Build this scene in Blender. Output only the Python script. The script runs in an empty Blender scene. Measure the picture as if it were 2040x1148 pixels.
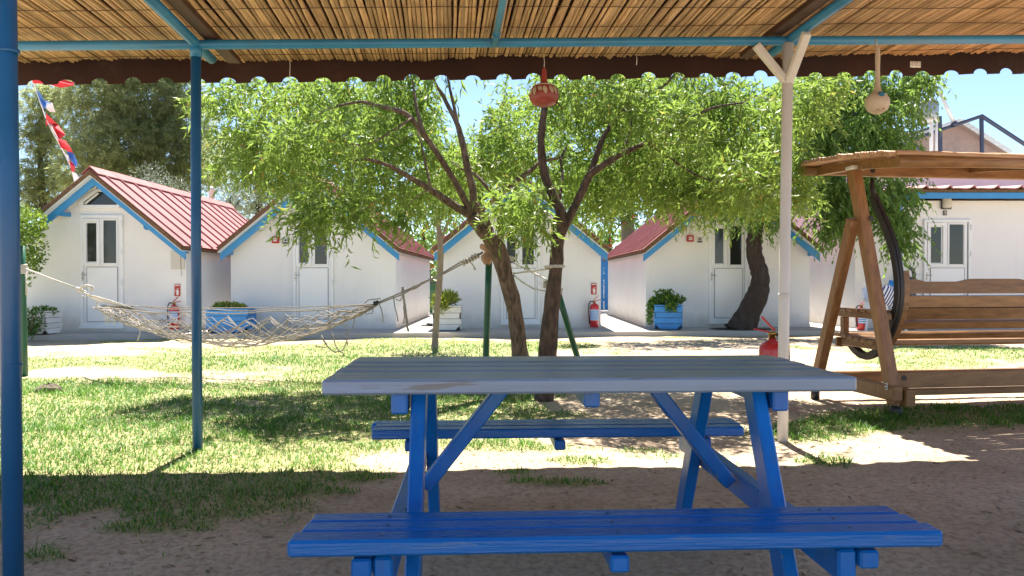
import bpy, math, random
import numpy as np
from mathutils import Vector, Matrix

random.seed(7)
rng = np.random.default_rng(7)
sc = bpy.context.scene
COL = sc.collection
RAD = math.radians

# ------------------------------------------------------------------ camera, sky, sun, exposure
CAM_Z, FPX, PITCH = 1.02, 1500.0, 0.010
cam_d = bpy.data.cameras.new('camera')
cam = bpy.data.objects.new('camera', cam_d)
COL.objects.link(cam)
cam_d.sensor_width = 36.0
cam_d.lens = FPX / 2040.0 * 36.0
cam_d.clip_start = 0.05
cam_d.clip_end = 3000
cam.location = (0, 0, CAM_Z)
cam.rotation_euler = (math.pi / 2 - PITCH, 0, 0)
sc.camera = cam

SUN_EL, SUN_AZ = RAD(63.0), RAD(1.0)
world = bpy.data.worlds.new('World')
sc.world = world
world.use_nodes = True
wn = world.node_tree.nodes
wl = world.node_tree.links
bgn = wn.get('Background') or wn.new('ShaderNodeBackground')
sky = wn.new('ShaderNodeTexSky')
sky.sky_type = 'NISHITA'
sky.sun_disc = False
sky.sun_elevation = SUN_EL
sky.sun_rotation = SUN_AZ
sky.air_density = 0.75
sky.dust_density = 0.0
sky.ozone_density = 1.0
wl.new(sky.outputs[0], bgn.inputs[0])
bgn.inputs[1].default_value = 0.075
sun_d = bpy.data.lights.new('sun', 'SUN')
sun_d.energy = 5.0
sun_d.angle = RAD(0.5)
sun_d.color = (1.0, 0.94, 0.84)
sun = bpy.data.objects.new('sun', sun_d)
COL.objects.link(sun)
SUN_DIR = Vector((math.sin(SUN_AZ) * math.cos(SUN_EL), math.cos(SUN_AZ) * math.cos(SUN_EL), math.sin(SUN_EL)))
sun.rotation_euler = (-SUN_DIR).to_track_quat('-Z', 'Y').to_euler()
sun.location = (0, 10, 20)
sc.view_settings.view_transform = 'Standard'
sc.view_settings.look = 'None'
sc.view_settings.gamma = 1.0
sc.view_settings.use_curve_mapping = False
sc.view_settings.exposure = 1.76
sc.render.engine = 'CYCLES'
sc.cycles.use_denoising = True
sc.cycles.max_bounces = 8
sc.cycles.diffuse_bounces = 5
sc.cycles.glossy_bounces = 3
sc.cycles.transmission_bounces = 4
sc.cycles.sample_clamp_indirect = 10.0

# ------------------------------------------------------------------ helpers
def raydir(px, py):
    a = (px - 1020) / FPX
    b = -(py - 574) / FPX
    c, s = math.cos(PITCH), math.sin(PITCH)
    return Vector((a, c + b * s, -s + b * c))

def P(px, py, y):
    d = raydir(px, py)
    return Vector((0, 0, CAM_Z)) + d * (y / d.y)

def G(px, py, z=0.0):
    d = raydir(px, py)
    return Vector((0, 0, CAM_Z)) + d * ((z - CAM_Z) / d.z)

MW = {}

def link(o):
    COL.objects.link(o)
    return o

def tag(o, label=None, cat=None, group=None, kind=None):
    if label: o['label'] = label
    if cat: o['category'] = cat
    if group: o['group'] = group
    if kind: o['kind'] = kind
    return o

def thing(name, label, cat, loc=(0, 0, 0), rz=0.0, group=None):
    o = bpy.data.objects.new(name, None)
    o.empty_display_size = 0.1
    link(o)
    o.location = loc
    o.rotation_euler = (0, 0, rz)
    MW[o.name] = Matrix.Translation(Vector(loc)) @ Matrix.Rotation(rz, 4, 'Z')
    return tag(o, label, cat, group)

def place(name, mesh, parent=None, loc=None, rot=None, scale=None):
    o = bpy.data.objects.new(name, mesh)
    link(o)
    if parent is not None:
        o.parent = parent
    M = Matrix.Identity(4)
    if loc is not None:
        o.location = loc
        M = Matrix.Translation(Vector(loc))
    if rot is not None:
        o.rotation_euler = rot
    if scale is not None:
        o.scale = scale
    MW[o.name] = (MW[parent.name] if parent is not None else Matrix.Identity(4)) @ M
    return o

class MB:
    """collects geometry for ONE mesh"""
    def __init__(self, world=False):
        self.v, self.f, self.sm = [], [], []
        self.world = world

    def add(self, verts, faces, smooth=False):
        n = len(self.v)
        self.v.extend([tuple(p) for p in verts])
        for f in faces:
            self.f.append(tuple(i + n for i in f))
            self.sm.append(smooth)

    def box(self, c, s, rot=None, ch=0.0):
        hx, hy, hz = s[0] / 2, s[1] / 2, s[2] / 2
        c = Vector(c)
        if ch <= 0:
            vs = [Vector((x, y, z)) for x in (-hx, hx) for y in (-hy, hy) for z in (-hz, hz)]
            fs = [(0, 1, 3, 2), (4, 6, 7, 5), (0, 4, 5, 1), (2, 3, 7, 6), (0, 2, 6, 4), (1, 5, 7, 3)]
        else:
            ch = min(ch, hx * .9, hy * .9, hz * .9)
            vs, idx = [], {}
            for sx in (-1, 1):
                for sy in (-1, 1):
                    for sz in (-1, 1):
                        for ax in range(3):
                            h = [hx, hy, hz]
                            k = [h[i] - (0 if i == ax else ch) for i in range(3)]
                            idx[(sx, sy, sz, ax)] = len(vs)
                            vs.append(Vector((sx * k[0], sy * k[1], sz * k[2])))
            fs = []
            for ax in range(3):
                o1, o2 = [(1, 2), (2, 0), (0, 1)][ax]
                for sg in (-1, 1):
                    q = []
                    for (a, b) in ((-1, -1), (1, -1), (1, 1), (-1, 1)):
                        k = [0, 0, 0]
                        k[ax] = sg; k[o1] = a; k[o2] = b
                        q.append(idx[(k[0], k[1], k[2], ax)])
                    fs.append(tuple(q) if sg > 0 else tuple(reversed(q)))
            for ax in range(3):
                o1, o2 = [(1, 2), (2, 0), (0, 1)][ax]
                for a in (-1, 1):
                    for b in (-1, 1):
                        k0 = [0, 0, 0]; k1 = [0, 0, 0]
                        k0[ax] = -1; k1[ax] = 1
                        for k in (k0, k1):
                            k[o1] = a; k[o2] = b
                        q = (idx[(*k0, o1)], idx[(*k1, o1)], idx[(*k1, o2)], idx[(*k0, o2)])
                        fs.append(q if a * b > 0 else tuple(reversed(q)))
            for sx in (-1, 1):
                for sy in (-1, 1):
                    for sz in (-1, 1):
                        t = tuple(idx[(sx, sy, sz, ax)] for ax in range(3))
                        fs.append(t if sx * sy * sz > 0 else tuple(reversed(t)))
        if rot is not None:
            vs = [rot @ p for p in vs]
        self.add([p + c for p in vs], fs)

    def beam(self, a, b, w, h, up=(0, 0, 1), ch=0.004):
        """box from a to b; h measured along up, w across"""
        a, b = Vector(a), Vector(b)
        d = (b - a)
        L = d.length
        x = d.normalized()
        y = Vector(up).cross(x)
        if y.length < 1e-5:
            y = Vector((0, 1, 0)).cross(x)
        y.normalize()
        z = x.cross(y)
        rot = Matrix((x, y, z)).transposed()
        self.box((a + b) / 2, (L, w, h), rot, ch)

    def tube(self, pts, r, n=8, caps=True, smooth=True):
        pts = [Vector(p) for p in pts]
        m = len(pts)
        rs = r if isinstance(r, (list, tuple)) else [r] * m
        t0 = (pts[1] - pts[0]).normalized()
        ref = Vector((0, 0, 1)) if abs(t0.z) < .9 else Vector((1, 0, 0))
        u = t0.cross(ref).normalized()
        vs = []
        for i in range(m):
            t = (pts[min(i + 1, m - 1)] - pts[max(i - 1, 0)])
            if t.length < 1e-9: t = t0
            t.normalize()
            u = (u - t * u.dot(t))
            if u.length < 1e-6: u = t.orthogonal()
            u.normalize()
            w = t.cross(u)
            for k in range(n):
                a = 2 * math.pi * k / n
                vs.append(pts[i] + (u * math.cos(a) + w * math.sin(a)) * rs[i])
        fs = []
        for i in range(m - 1):
            for k in range(n):
                a, b = i * n + k, i * n + (k + 1) % n
                fs.append((a, b, b + n, a + n))
        self.add(vs, fs, smooth)
        if caps:
            base = len(self.v) - len(vs)
            self.f.append(tuple(base + k for k in reversed(range(n)))); self.sm.append(False)
            self.f.append(tuple(base + (m - 1) * n + k for k in range(n))); self.sm.append(False)

    def lathe(self, prof, n=16, at=(0, 0, 0), smooth=True, rot=None, squash=(1, 1)):
        at = Vector(at)
        vs, fs = [], []
        for (r, z) in prof:
            for k in range(n):
                a = 2 * math.pi * k / n
                p = Vector((r * math.cos(a) * squash[0], r * math.sin(a) * squash[1], z))
                if rot is not None: p = rot @ p
                vs.append(at + p)
        m = len(prof)
        for i in range(m - 1):
            for k in range(n):
                a, b = i * n + k, i * n + (k + 1) % n
                fs.append((a, b, b + n, a + n))
        self.add(vs, fs, smooth)
        base = len(self.v) - len(vs)
        if prof[0][0] > 1e-4:
            self.f.append(tuple(base + k for k in reversed(range(n)))); self.sm.append(False)
        if prof[-1][0] > 1e-4:
            self.f.append(tuple(base + (m - 1) * n + k for k in range(n))); self.sm.append(False)

    def prism(self, poly, vec):
        """closed polygon (list of 3D points) extruded by vec"""
        n = len(poly)
        poly = [Vector(p) for p in poly]
        vec = Vector(vec)
        vs = poly + [p + vec for p in poly]
        nrm = Vector((0, 0, 0))
        for i in range(n):
            nrm += poly[i].cross(poly[(i + 1) % n])
        fl = nrm.dot(vec) > 0
        a, b = tuple(range(n)), tuple(range(n, 2 * n))
        fs = [tuple(reversed(a)) if fl else a, b if fl else tuple(reversed(b))]
        for i in range(n):
            j = (i + 1) % n
            q = (i, j, j + n, i + n)
            fs.append(q if fl else tuple(reversed(q)))
        self.add(vs, fs)

    def mesh(self, name, m, M=None):
        me = bpy.data.meshes.new(name)
        vs = self.v
        if M is not None:
            vs = [tuple(M @ Vector(p)) for p in vs]
        me.from_pydata(vs, [], self.f)
        me.polygons.foreach_set('use_smooth', self.sm)
        if m is not None:
            me.materials.append(m)
        me.update()
        return me

    def build(self, name, m, parent=None, **kw):
        M = None
        if self.world and parent is not None:
            M = MW[parent.name].inverted()
        return place(name, self.mesh(name, m, M), parent, **kw)

def raw_mesh(name, V, F, m, smooth=False):
    """V (n,3) float array, F (k,3|4) int array"""
    me = bpy.data.meshes.new(name)
    V = np.ascontiguousarray(V, dtype=np.float32)
    F = np.ascontiguousarray(F, dtype=np.int32)
    k = F.shape[1]
    me.vertices.add(len(V)); me.vertices.foreach_set('co', V.ravel())
    me.loops.add(F.size); me.loops.foreach_set('vertex_index', F.ravel())
    me.polygons.add(len(F))
    me.polygons.foreach_set('loop_start', np.arange(0, F.size, k, dtype=np.int32))
    me.polygons.foreach_set('loop_total', np.full(len(F), k, dtype=np.int32))
    if smooth:
        me.polygons.foreach_set('use_smooth', np.ones(len(F), dtype=bool))
    me.update(calc_edges=True)
    if m is not None: me.materials.append(m)
    return me

# value noise -------------------------------------------------------
_NT = rng.random((64, 64))
def vnoise(x, y, s, off=0):
    x = np.asarray(x) * s + 17.3 * (off + 1); y = np.asarray(y) * s + 9.1 * (off + 1)
    xi = np.floor(x).astype(int); yi = np.floor(y).astype(int)
    fx = x - xi; fy = y - yi
    fx = fx * fx * (3 - 2 * fx); fy = fy * fy * (3 - 2 * fy)
    g = lambda a, b: _NT[a % 64, b % 64]
    return (g(xi, yi) * (1 - fx) + g(xi + 1, yi) * fx) * (1 - fy) + (g(xi, yi + 1) * (1 - fx) + g(xi + 1, yi + 1) * fx) * fy
def fbm(x, y, s, oct=4, off=0):
    t, a, n = 0, 1, 0
    for i in range(oct):
        t = t + a * vnoise(x, y, s * 2 ** i, off + i); n += a; a *= .55
    return t / n

# ------------------------------------------------------------------ materials
def sstep(a, b, x):
    t = np.clip((x - a) / (b - a), 0, 1)
    return t * t * (3 - 2 * t)

def new_mat(name):
    m = bpy.data.materials.new(name)
    m.use_nodes = True
    nt = m.node_tree
    return m, nt, nt.nodes, nt.links, nt.nodes['Principled BSDF']

def rgba(c): return (c[0], c[1], c[2], 1.0)

def mat(name, col, rough=.6, col2=None, scale=6.0, stretch=(1, 1, 1), bump=.15, bscale=60.0, metal=0.0,
        rand=.12, contrast=.25, spec=.5, dirt=None, dirt_amt=.5, dirt_scale=3.0, coat=0.0, bstretch=None, chips=None, chip_scale=9.0, chip_at=.70, chip_amt=.7):
    """painted / wooden / plastered surface: two tones in noise, per-object shift, fine relief, optional worn patches"""
    m, nt, N, L, b = new_mat(name)
    tc = N.new('ShaderNodeTexCoord')
    oi = N.new('ShaderNodeObjectInfo')
    sc_ = N.new('ShaderNodeVectorMath'); sc_.operation = 'SCALE'
    sc_.inputs[0].default_value = (37.1, 19.7, 53.3)
    L.new(oi.outputs['Random'], sc_.inputs['Scale'])
    ad = N.new('ShaderNodeVectorMath'); ad.operation = 'ADD'
    L.new(tc.outputs['Object'], ad.inputs[0]); L.new(sc_.outputs[0], ad.inputs[1])
    mp = N.new('ShaderNodeMapping'); mp.inputs['Scale'].default_value = stretch
    L.new(ad.outputs[0], mp.inputs['Vector'])
    n1 = N.new('ShaderNodeTexNoise'); n1.inputs['Scale'].default_value = scale; n1.inputs['Detail'].default_value = 6
    L.new(mp.outputs[0], n1.inputs['Vector'])
    cr = N.new('ShaderNodeValToRGB')
    c2 = col2 or tuple(c * (1 - contrast) for c in col)
    cr.color_ramp.elements[0].position = .32; cr.color_ramp.elements[0].color = rgba(c2)
    cr.color_ramp.elements[1].position = .68; cr.color_ramp.elements[1].color = rgba(col)
    L.new(n1.outputs['Fac'], cr.inputs[0])
    out = cr.outputs[0]
    if dirt:
        n3 = N.new('ShaderNodeTexNoise'); n3.inputs['Scale'].default_value = dirt_scale; n3.inputs['Detail'].default_value = 8
        n3.inputs['Roughness'].default_value = .7
        L.new(mp.outputs[0], n3.inputs['Vector'])
        r3 = N.new('ShaderNodeMapRange'); r3.inputs[1].default_value = .52; r3.inputs[2].default_value = .72
        r3.inputs[3].default_value = 0; r3.inputs[4].default_value = dirt_amt
        L.new(n3.outputs['Fac'], r3.inputs[0])
        mx = N.new('ShaderNodeMix'); mx.data_type = 'RGBA'
        L.new(r3.outputs[0], mx.inputs[0]); L.new(out, mx.inputs[6]); mx.inputs[7].default_value = rgba(dirt)
        out = mx.outputs[2]
    if chips:
        n4 = N.new('ShaderNodeTexNoise'); n4.inputs['Scale'].default_value = chip_scale; n4.inputs['Detail'].default_value = 5; n4.inputs['Roughness'].default_value = .6
        L.new(mp.outputs[0], n4.inputs['Vector'])
        r4 = N.new('ShaderNodeMapRange'); r4.inputs[1].default_value = chip_at; r4.inputs[2].default_value = chip_at + .02; r4.inputs[4].default_value = chip_amt
        L.new(n4.outputs['Fac'], r4.inputs[0])
        mx4 = N.new('ShaderNodeMix'); mx4.data_type = 'RGBA'
        L.new(r4.outputs[0], mx4.inputs[0]); L.new(out, mx4.inputs[6]); mx4.inputs[7].default_value = rgba(chips)
        out = mx4.outputs[2]
    if rand:
        hs = N.new('ShaderNodeHueSaturation')
        mr = N.new('ShaderNodeMapRange'); mr.inputs[3].default_value = 1 - rand; mr.inputs[4].default_value = 1 + rand
        L.new(oi.outputs['Random'], mr.inputs[0]); L.new(mr.outputs[0], hs.inputs['Value']); L.new(out, hs.inputs['Color'])
        out = hs.outputs[0]
    L.new(out, b.inputs['Base Color'])
    rr = N.new('ShaderNodeMapRange'); rr.inputs[3].default_value = max(.03, rough - .1); rr.inputs[4].default_value = min(1, rough + .12)
    L.new(n1.outputs['Fac'], rr.inputs[0]); L.new(rr.outputs[0], b.inputs['Roughness'])
    b.inputs['Metallic'].default_value = metal
    b.inputs['Specular IOR Level'].default_value = spec
    b.inputs['Coat Weight'].default_value = coat
    if bump:
        mp2 = N.new('ShaderNodeMapping'); mp2.inputs['Scale'].default_value = bstretch or stretch
        L.new(ad.outputs[0], mp2.inputs['Vector'])
        n2 = N.new('ShaderNodeTexNoise'); n2.inputs['Scale'].default_value = bscale; n2.inputs['Detail'].default_value = 4
        L.new(mp2.outputs[0], n2.inputs['Vector'])
        bp = N.new('ShaderNodeBump'); bp.inputs['Strength'].default_value = bump; bp.inputs['Distance'].default_value = .01 if bump < .95 else .035
        L.new(n2.outputs['Fac'], bp.inputs['Height']); L.new(bp.outputs[0], b.inputs['Normal'])
    return m

def leaf_mat(name, cols, trans, tmix=.45, rough=.45, dead=None):
    m, nt, N, L, b = new_mat(name)
    ge = N.new('ShaderNodeNewGeometry')
    cr = N.new('ShaderNodeValToRGB')
    els = cr.color_ramp.elements
    n = len(cols)
    els[0].color = rgba(cols[0]); els[0].position = 0
    els[1].color = rgba(cols[-1]); els[1].position = .97 if dead else 1
    for i in range(1, n - 1):
        e = els.new(i / (n - 1)); e.color = rgba(cols[i])
    if dead:
        e = els.new(.985); e.color = rgba(dead)
    L.new(ge.outputs['Random Per Island'], cr.inputs[0])
    L.new(cr.outputs[0], b.inputs['Base Color'])
    b.inputs['Roughness'].default_value = rough
    b.inputs['Specular IOR Level'].default_value = .4
    tr = N.new('ShaderNodeBsdfTranslucent')
    mxc = N.new('ShaderNodeMix'); mxc.data_type = 'RGBA'; mxc.inputs[0].default_value = .65
    L.new(cr.outputs[0], mxc.inputs[6]); mxc.inputs[7].default_value = rgba(trans)
    L.new(mxc.outputs[2], tr.inputs['Color'])
    ms = N.new('ShaderNodeMixShader'); ms.inputs[0].default_value = tmix
    L.new(b.outputs[0], ms.inputs[1]); L.new(tr.outputs[0], ms.inputs[2])
    L.new(ms.outputs[0], nt.nodes['Material Output'].inputs['Surface'])
    return m

M = {}
def plaster_mat():
    m = mat('white_plaster', (.81, .81, .81), .85, scale=1.2, contrast=.05, bump=.35, bscale=38, rand=.0, dirt=(.66, .63, .60), dirt_amt=.16, dirt_scale=1.1, spec=.2)
    nt = m.node_tree; N, L = nt.nodes, nt.links
    b = N['Principled BSDF']
    src = b.inputs['Base Color'].links[0].from_socket
    tc = N.new('ShaderNodeTexCoord'); sx = N.new('ShaderNodeSeparateXYZ'); L.new(tc.outputs['Object'], sx.inputs[0])
    n = N.new('ShaderNodeTexNoise'); n.inputs['Scale'].default_value = 5; n.inputs['Detail'].default_value = 6; L.new(tc.outputs['Object'], n.inputs['Vector'])
    ad = N.new('ShaderNodeMath'); ad.operation = 'MULTIPLY_ADD'; ad.inputs[1].default_value = -.42; L.new(n.outputs['Fac'], ad.inputs[0]); L.new(sx.outputs['Z'], ad.inputs[2])
    r = N.new('ShaderNodeMapRange'); r.inputs[1].default_value = -.18; r.inputs[2].default_value = .12; r.inputs[3].default_value = .55; r.inputs[4].default_value = 0; L.new(ad.outputs[0], r.inputs[0])
    mp = N.new('ShaderNodeMapping'); mp.inputs['Scale'].default_value = (9, 9, .35); L.new(tc.outputs['Object'], mp.inputs[0])
    n2 = N.new('ShaderNodeTexNoise'); n2.inputs['Scale'].default_value = 1.6; n2.inputs['Detail'].default_value = 7; L.new(mp.outputs[0], n2.inputs['Vector'])
    r2 = N.new('ShaderNodeMapRange'); r2.inputs[1].default_value = .56; r2.inputs[2].default_value = .78; r2.inputs[4].default_value = .09; L.new(n2.outputs['Fac'], r2.inputs[0])
    mx = N.new('ShaderNodeMath'); mx.operation = 'MAXIMUM'; L.new(r.outputs[0], mx.inputs[0]); L.new(r2.outputs[0], mx.inputs[1])
    mm = N.new('ShaderNodeMix'); mm.data_type = 'RGBA'; L.new(mx.outputs[0], mm.inputs[0]); L.new(src, mm.inputs[6]); mm.inputs[7].default_value = (.50, .45, .40, 1)
    L.new(mm.outputs[2], b.inputs['Base Color'])
    return m
M['plaster'] = plaster_mat()
M['pvc'] = mat('white_plastic_frame', (.80, .82, .84), .35, scale=3, contrast=.03, bump=.02, rand=.0)
M['glass'] = mat('dark_window_glass', (.030, .034, .032), .06, scale=1.5, contrast=.3, bump=.0, rand=.0, spec=.5)
M['roofred'] = mat('faded_red_sheet', (.36, .165, .160), .7, spec=.15, col2=(.31, .13, .128), scale=3, bump=.04, rand=.07, dirt=(.40, .24, .22), dirt_amt=.4, dirt_scale=2.0)
M['rooftile'] = mat('pale_red_tile', (.50, .24, .22), .7, scale=8, rand=.1, bump=.2)
M['verge'] = mat('brown_fibre_edge', (.20, .115, .06), .9, scale=35, contrast=.55, bump=.7, bscale=90, rand=.05)
M['trimblue'] = mat('sky_blue_paint', (.035, .27, .62), .4, scale=5, contrast=.12, bump=.08, rand=.04)
M['benchblue'] = mat('glossy_blue_paint', (.003, .150, .50), .26, spec=.35, col2=(.003, .115, .41), scale=5, stretch=(.35, 6, 6), bump=.16, bscale=26, rand=.10,
                     dirt=(.06, .12, .24), dirt_amt=.4, dirt_scale=5, chips=(.10, .20, .38), chip_scale=11, chip_at=.625)
M['benchleg'] = mat('glossy_blue_leg_paint', (.003, .145, .48), .30, spec=.35, col2=(.003, .11, .41), scale=4, stretch=(5, 5, .5), bump=.10, bscale=20, rand=.08, dirt=(.05, .10, .20), dirt_amt=.5, dirt_scale=3.5, chips=(.22, .20, .17), chip_scale=16, chip_at=.69)
M['seal'] = mat('grey_window_seal', (.20, .205, .215), .6, bump=0, rand=0)
M['tablegrey'] = mat('worn_grey_blue_paint', (.215, .29, .415), .30, col2=(.175, .235, .32), scale=6, stretch=(.3, 5, 5), bump=.2, bscale=24, rand=.06,
                     dirt=(.17, .165, .15), dirt_amt=.55, dirt_scale=5, chips=(.13, .125, .11), chip_scale=10, chip_at=.64)
M['pipeblue'] = mat('blue_pipe_paint', (.010, .10, .26), .35, col2=(.008, .085, .21), scale=6, bump=.06, bscale=30, rand=.03, dirt=(.03, .12, .2), dirt_amt=.4)
M['beamblue'] = mat('pale_blue_pipe_paint', (.028, .215, .42), .36, col2=(.02, .165, .34), scale=5, bump=.06, bscale=30, rand=.05, dirt=(.09, .16, .18), dirt_amt=.4)
M['polewhite'] = mat('white_pole_paint', (.66, .64, .62), .4, scale=6, contrast=.08, bump=.06, rand=.02, dirt=(.42, .38, .35), dirt_amt=.35)
M['green'] = mat('dark_green_paint', (.012, .105, .050), .4, scale=6, bump=.08, rand=.05, dirt=(.03, .12, .06), dirt_amt=.5)
M['reed'] = mat('dry_reed', (.63, .42, .23), .5, col2=(.45, .27, .13), scale=9, stretch=(5, .55, 5), bump=.2, bscale=20, rand=.34, dirt=(.16, .075, .03), dirt_amt=.6, dirt_scale=7)
M['cane'] = mat('bamboo_cane', (.52, .33, .19), .5, col2=(.40, .22, .12), scale=9, stretch=(.5, 5, 5), bump=.15, bscale=30, rand=.2)
M['brown'] = mat('dark_brown_cloth', (.040, .013, .008), .85, scale=4, contrast=.45, bump=.5, bscale=14, rand=.0, dirt=(.085, .045, .032), dirt_amt=.45, dirt_scale=3)
M['brownwood'] = mat('dark_brown_timber', (.075, .032, .016), .6, scale=7, stretch=(5, .5, 5), contrast=.35, bump=.2, rand=.1)
M['wire'] = mat('rusty_wire', (.07, .035, .02), .7, bump=0)
M['swingwood'] = mat('varnished_swing_timber', (.31, .165, .066), .42, col2=(.19, .092, .034), scale=5, stretch=(1.2, 6, 6), bump=.14, bscale=22, rand=.16, dirt=(.10, .055, .03), dirt_amt=.65, dirt_scale=4, chips=(.045, .025, .014), chip_scale=7, chip_at=.70)
M['swingpost'] = mat('varnished_post_timber', (.33, .165, .066), .42, col2=(.21, .095, .034), scale=5, stretch=(6, 6, .8), bump=.14, bscale=22, rand=.14, dirt=(.12, .055, .022), dirt_amt=.5, dirt_scale=4)
M['rubber'] = mat('black_rubber', (.022, .021, .023), .5, scale=12, contrast=.3, bump=.2, rand=.1)
M['steel'] = mat('galvanised_steel', (.55, .55, .54), .4, metal=.8, scale=10, bump=.05)
M['whiteplate'] = mat('white_metal_plate', (.66, .66, .64), .4, scale=10, bump=.05)
M['darksteel'] = mat('dark_blue_steel', (.035, .045, .085), .5, scale=10, bump=.05)
M['red'] = mat('extinguisher_red', (.55, .018, .020), .28, scale=5, contrast=.12, bump=.02, rand=.05, coat=.3)
M['redmat'] = mat('dull_red_plastic', (.52, .02, .025), .5, bump=.02)
M['blackplastic'] = mat('black_plastic', (.018, .018, .02), .45, bump=.05)
M['greyplastic'] = mat('dark_grey_plastic', (.06, .065, .075), .5, bump=.1)
M['brass'] = mat('brass', (.55, .38, .12), .35, metal=.9, bump=0)
M['rope'] = mat('pale_rope', (.62, .585, .53), .85, scale=40, contrast=.25, bump=.6, bscale=220, rand=.05)
M['netrope'] = mat('grey_net_rope', (.40, .355, .31), .9, scale=40, contrast=.3, bump=.6, bscale=260, rand=.05)
M['cloth'] = mat('tan_cloth', (.42, .25, .17), .9, scale=9, contrast=.3, bump=.3, bscale=60)
M['bark'] = mat('almond_bark', (.26, .18, .13), .9, col2=(.085, .052, .036), scale=12, stretch=(2.5, 2.5, .8), bump=1.0, bscale=26, rand=.0, dirt=(.045, .027, .018), dirt_amt=.75, dirt_scale=5)
M['bark_dark'] = mat('weathered_almond_bark', (.15, .10, .074), .9, col2=(.045, .029, .021), scale=12, stretch=(2.5, 2.5, .8), bump=1.0, bscale=26, rand=.0, dirt=(.024, .016, .012), dirt_amt=.8, dirt_scale=5)
M['twig'] = mat('grey_twig_bark', (.24, .18, .13), .85, col2=(.15, .10, .07), scale=12, bump=.5, bscale=60, rand=.0)
M['darkbark'] = mat('dark_bark', (.060, .042, .034), .9, col2=(.032, .022, .018), scale=8, stretch=(2.5, 2.5, .8), bump=1.0, bscale=22, rand=.0, dirt=(.12, .10, .09), dirt_amt=.5, dirt_scale=3.5)
M['greybark'] = mat('grey_young_bark', (.27, .22, .165), .85, col2=(.18, .14, .10), scale=10, stretch=(3, 3, 1), bump=.5, bscale=60, rand=.0)
M['concrete'] = mat('pale_concrete', (.46, .43, .40), .9, scale=1.5, contrast=.15, bump=.3, bscale=50, rand=.0, dirt=(.33, .29, .25), dirt_amt=.45, dirt_scale=1.6)
M['soilpot'] = mat('dark_potting_soil', (.05, .035, .024), 1.0, scale=30, bump=.8)
M['planterwhite'] = mat('white_planter_paint', (.74, .74, .74), .5, scale=8, contrast=.08, bump=.15, rand=.04, dirt=(.50, .46, .42), dirt_amt=.3)
M['planterblue'] = mat('blue_planter_paint', (.035, .26, .66), .45, scale=8, contrast=.15, bump=.15, rand=.05)
M['skin_red'] = mat('red_gourd_skin', (.27, .040, .032), .42, scale=6, contrast=.3, bump=.1, rand=.0)
M['skin_pale'] = mat('pale_gourd_skin', (.50, .41, .31), .5, scale=7, contrast=.2, bump=.12, rand=.0, dirt=(.34, .22, .12), dirt_amt=.5)
M['petal'] = mat('cut_gourd_pattern', (.46, .36, .24), .6, bump=.05)
M['bluepaint'] = mat('blue_paint_dab', (.03, .20, .36), .5, bump=.05)
M['flagred'] = mat('red_flag_cloth', (.72, .035, .05), .8, bump=.1, rand=.05)
M['flagwhite'] = mat('white_flag_cloth', (.8, .8, .82), .8, bump=.1, rand=.05)
M['flagblue'] = mat('blue_flag_cloth', (.05, .16, .50), .8, bump=.1, rand=.05)
M['ceramic'] = mat('cream_lamp_glass', (.58, .56, .48), .3, bump=.02)
M['roofbrown'] = mat('brown_pink_soffit', (.42, .30, .26), .7, scale=5, stretch=(1, 6, 1), contrast=.2, bump=.15)
M['lilacwall'] = mat('pale_lilac_wall', (.66, .60, .66), .85, scale=2, contrast=.05, bump=.1)
M['rock'] = mat('brown_rock', (.22, .16, .12), .95, scale=18, contrast=.5, bump=.8)
M['darkpaint'] = mat('dark_number_plate', (.03, .03, .03), .5, bump=0)
M['whiteprint'] = mat('white_print', (.8, .8, .8), .6, bump=0)
M['darkprint'] = mat('dark_grey_print', (.10, .11, .12), .6, bump=0)
M['signred'] = mat('sign_red', (.50, .035, .025), .4, bump=0)

def stripes(name, c1, c2, scale, axis='Z', duty=.5, rough=.6):
    m, nt, N, L, b = new_mat(name)
    tc = N.new('ShaderNodeTexCoord')
    sx = N.new('ShaderNodeSeparateXYZ'); L.new(tc.outputs['Object'], sx.inputs[0])
    ml = N.new('ShaderNodeMath'); ml.operation = 'MULTIPLY'; ml.inputs[1].default_value = scale
    L.new(sx.outputs[axis], ml.inputs[0])
    fr = N.new('ShaderNodeMath'); fr.operation = 'FRACT'; L.new(ml.outputs[0], fr.inputs[0])
    gt = N.new('ShaderNodeMath'); gt.operation = 'GREATER_THAN'; gt.inputs[1].default_value = duty
    L.new(fr.outputs[0], gt.inputs[0])
    mx = N.new('ShaderNodeMix'); mx.data_type = 'RGBA'
    L.new(gt.outputs[0], mx.inputs[0]); mx.inputs[6].default_value = rgba(c1); mx.inputs[7].default_value = rgba(c2)
    L.new(mx.outputs[2], b.inputs['Base Color']); b.inputs['Roughness'].default_value = rough
    return m
M['cushion'] = stripes('navy_striped_cloth', (.03, .04, .22), (.78, .78, .80), 22, 'X', .5, .9)
M['labelprint'] = stripes('blue_white_label', (.10, .28, .62), (.70, .74, .80), 26, 'Z', .62, .4)

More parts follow.
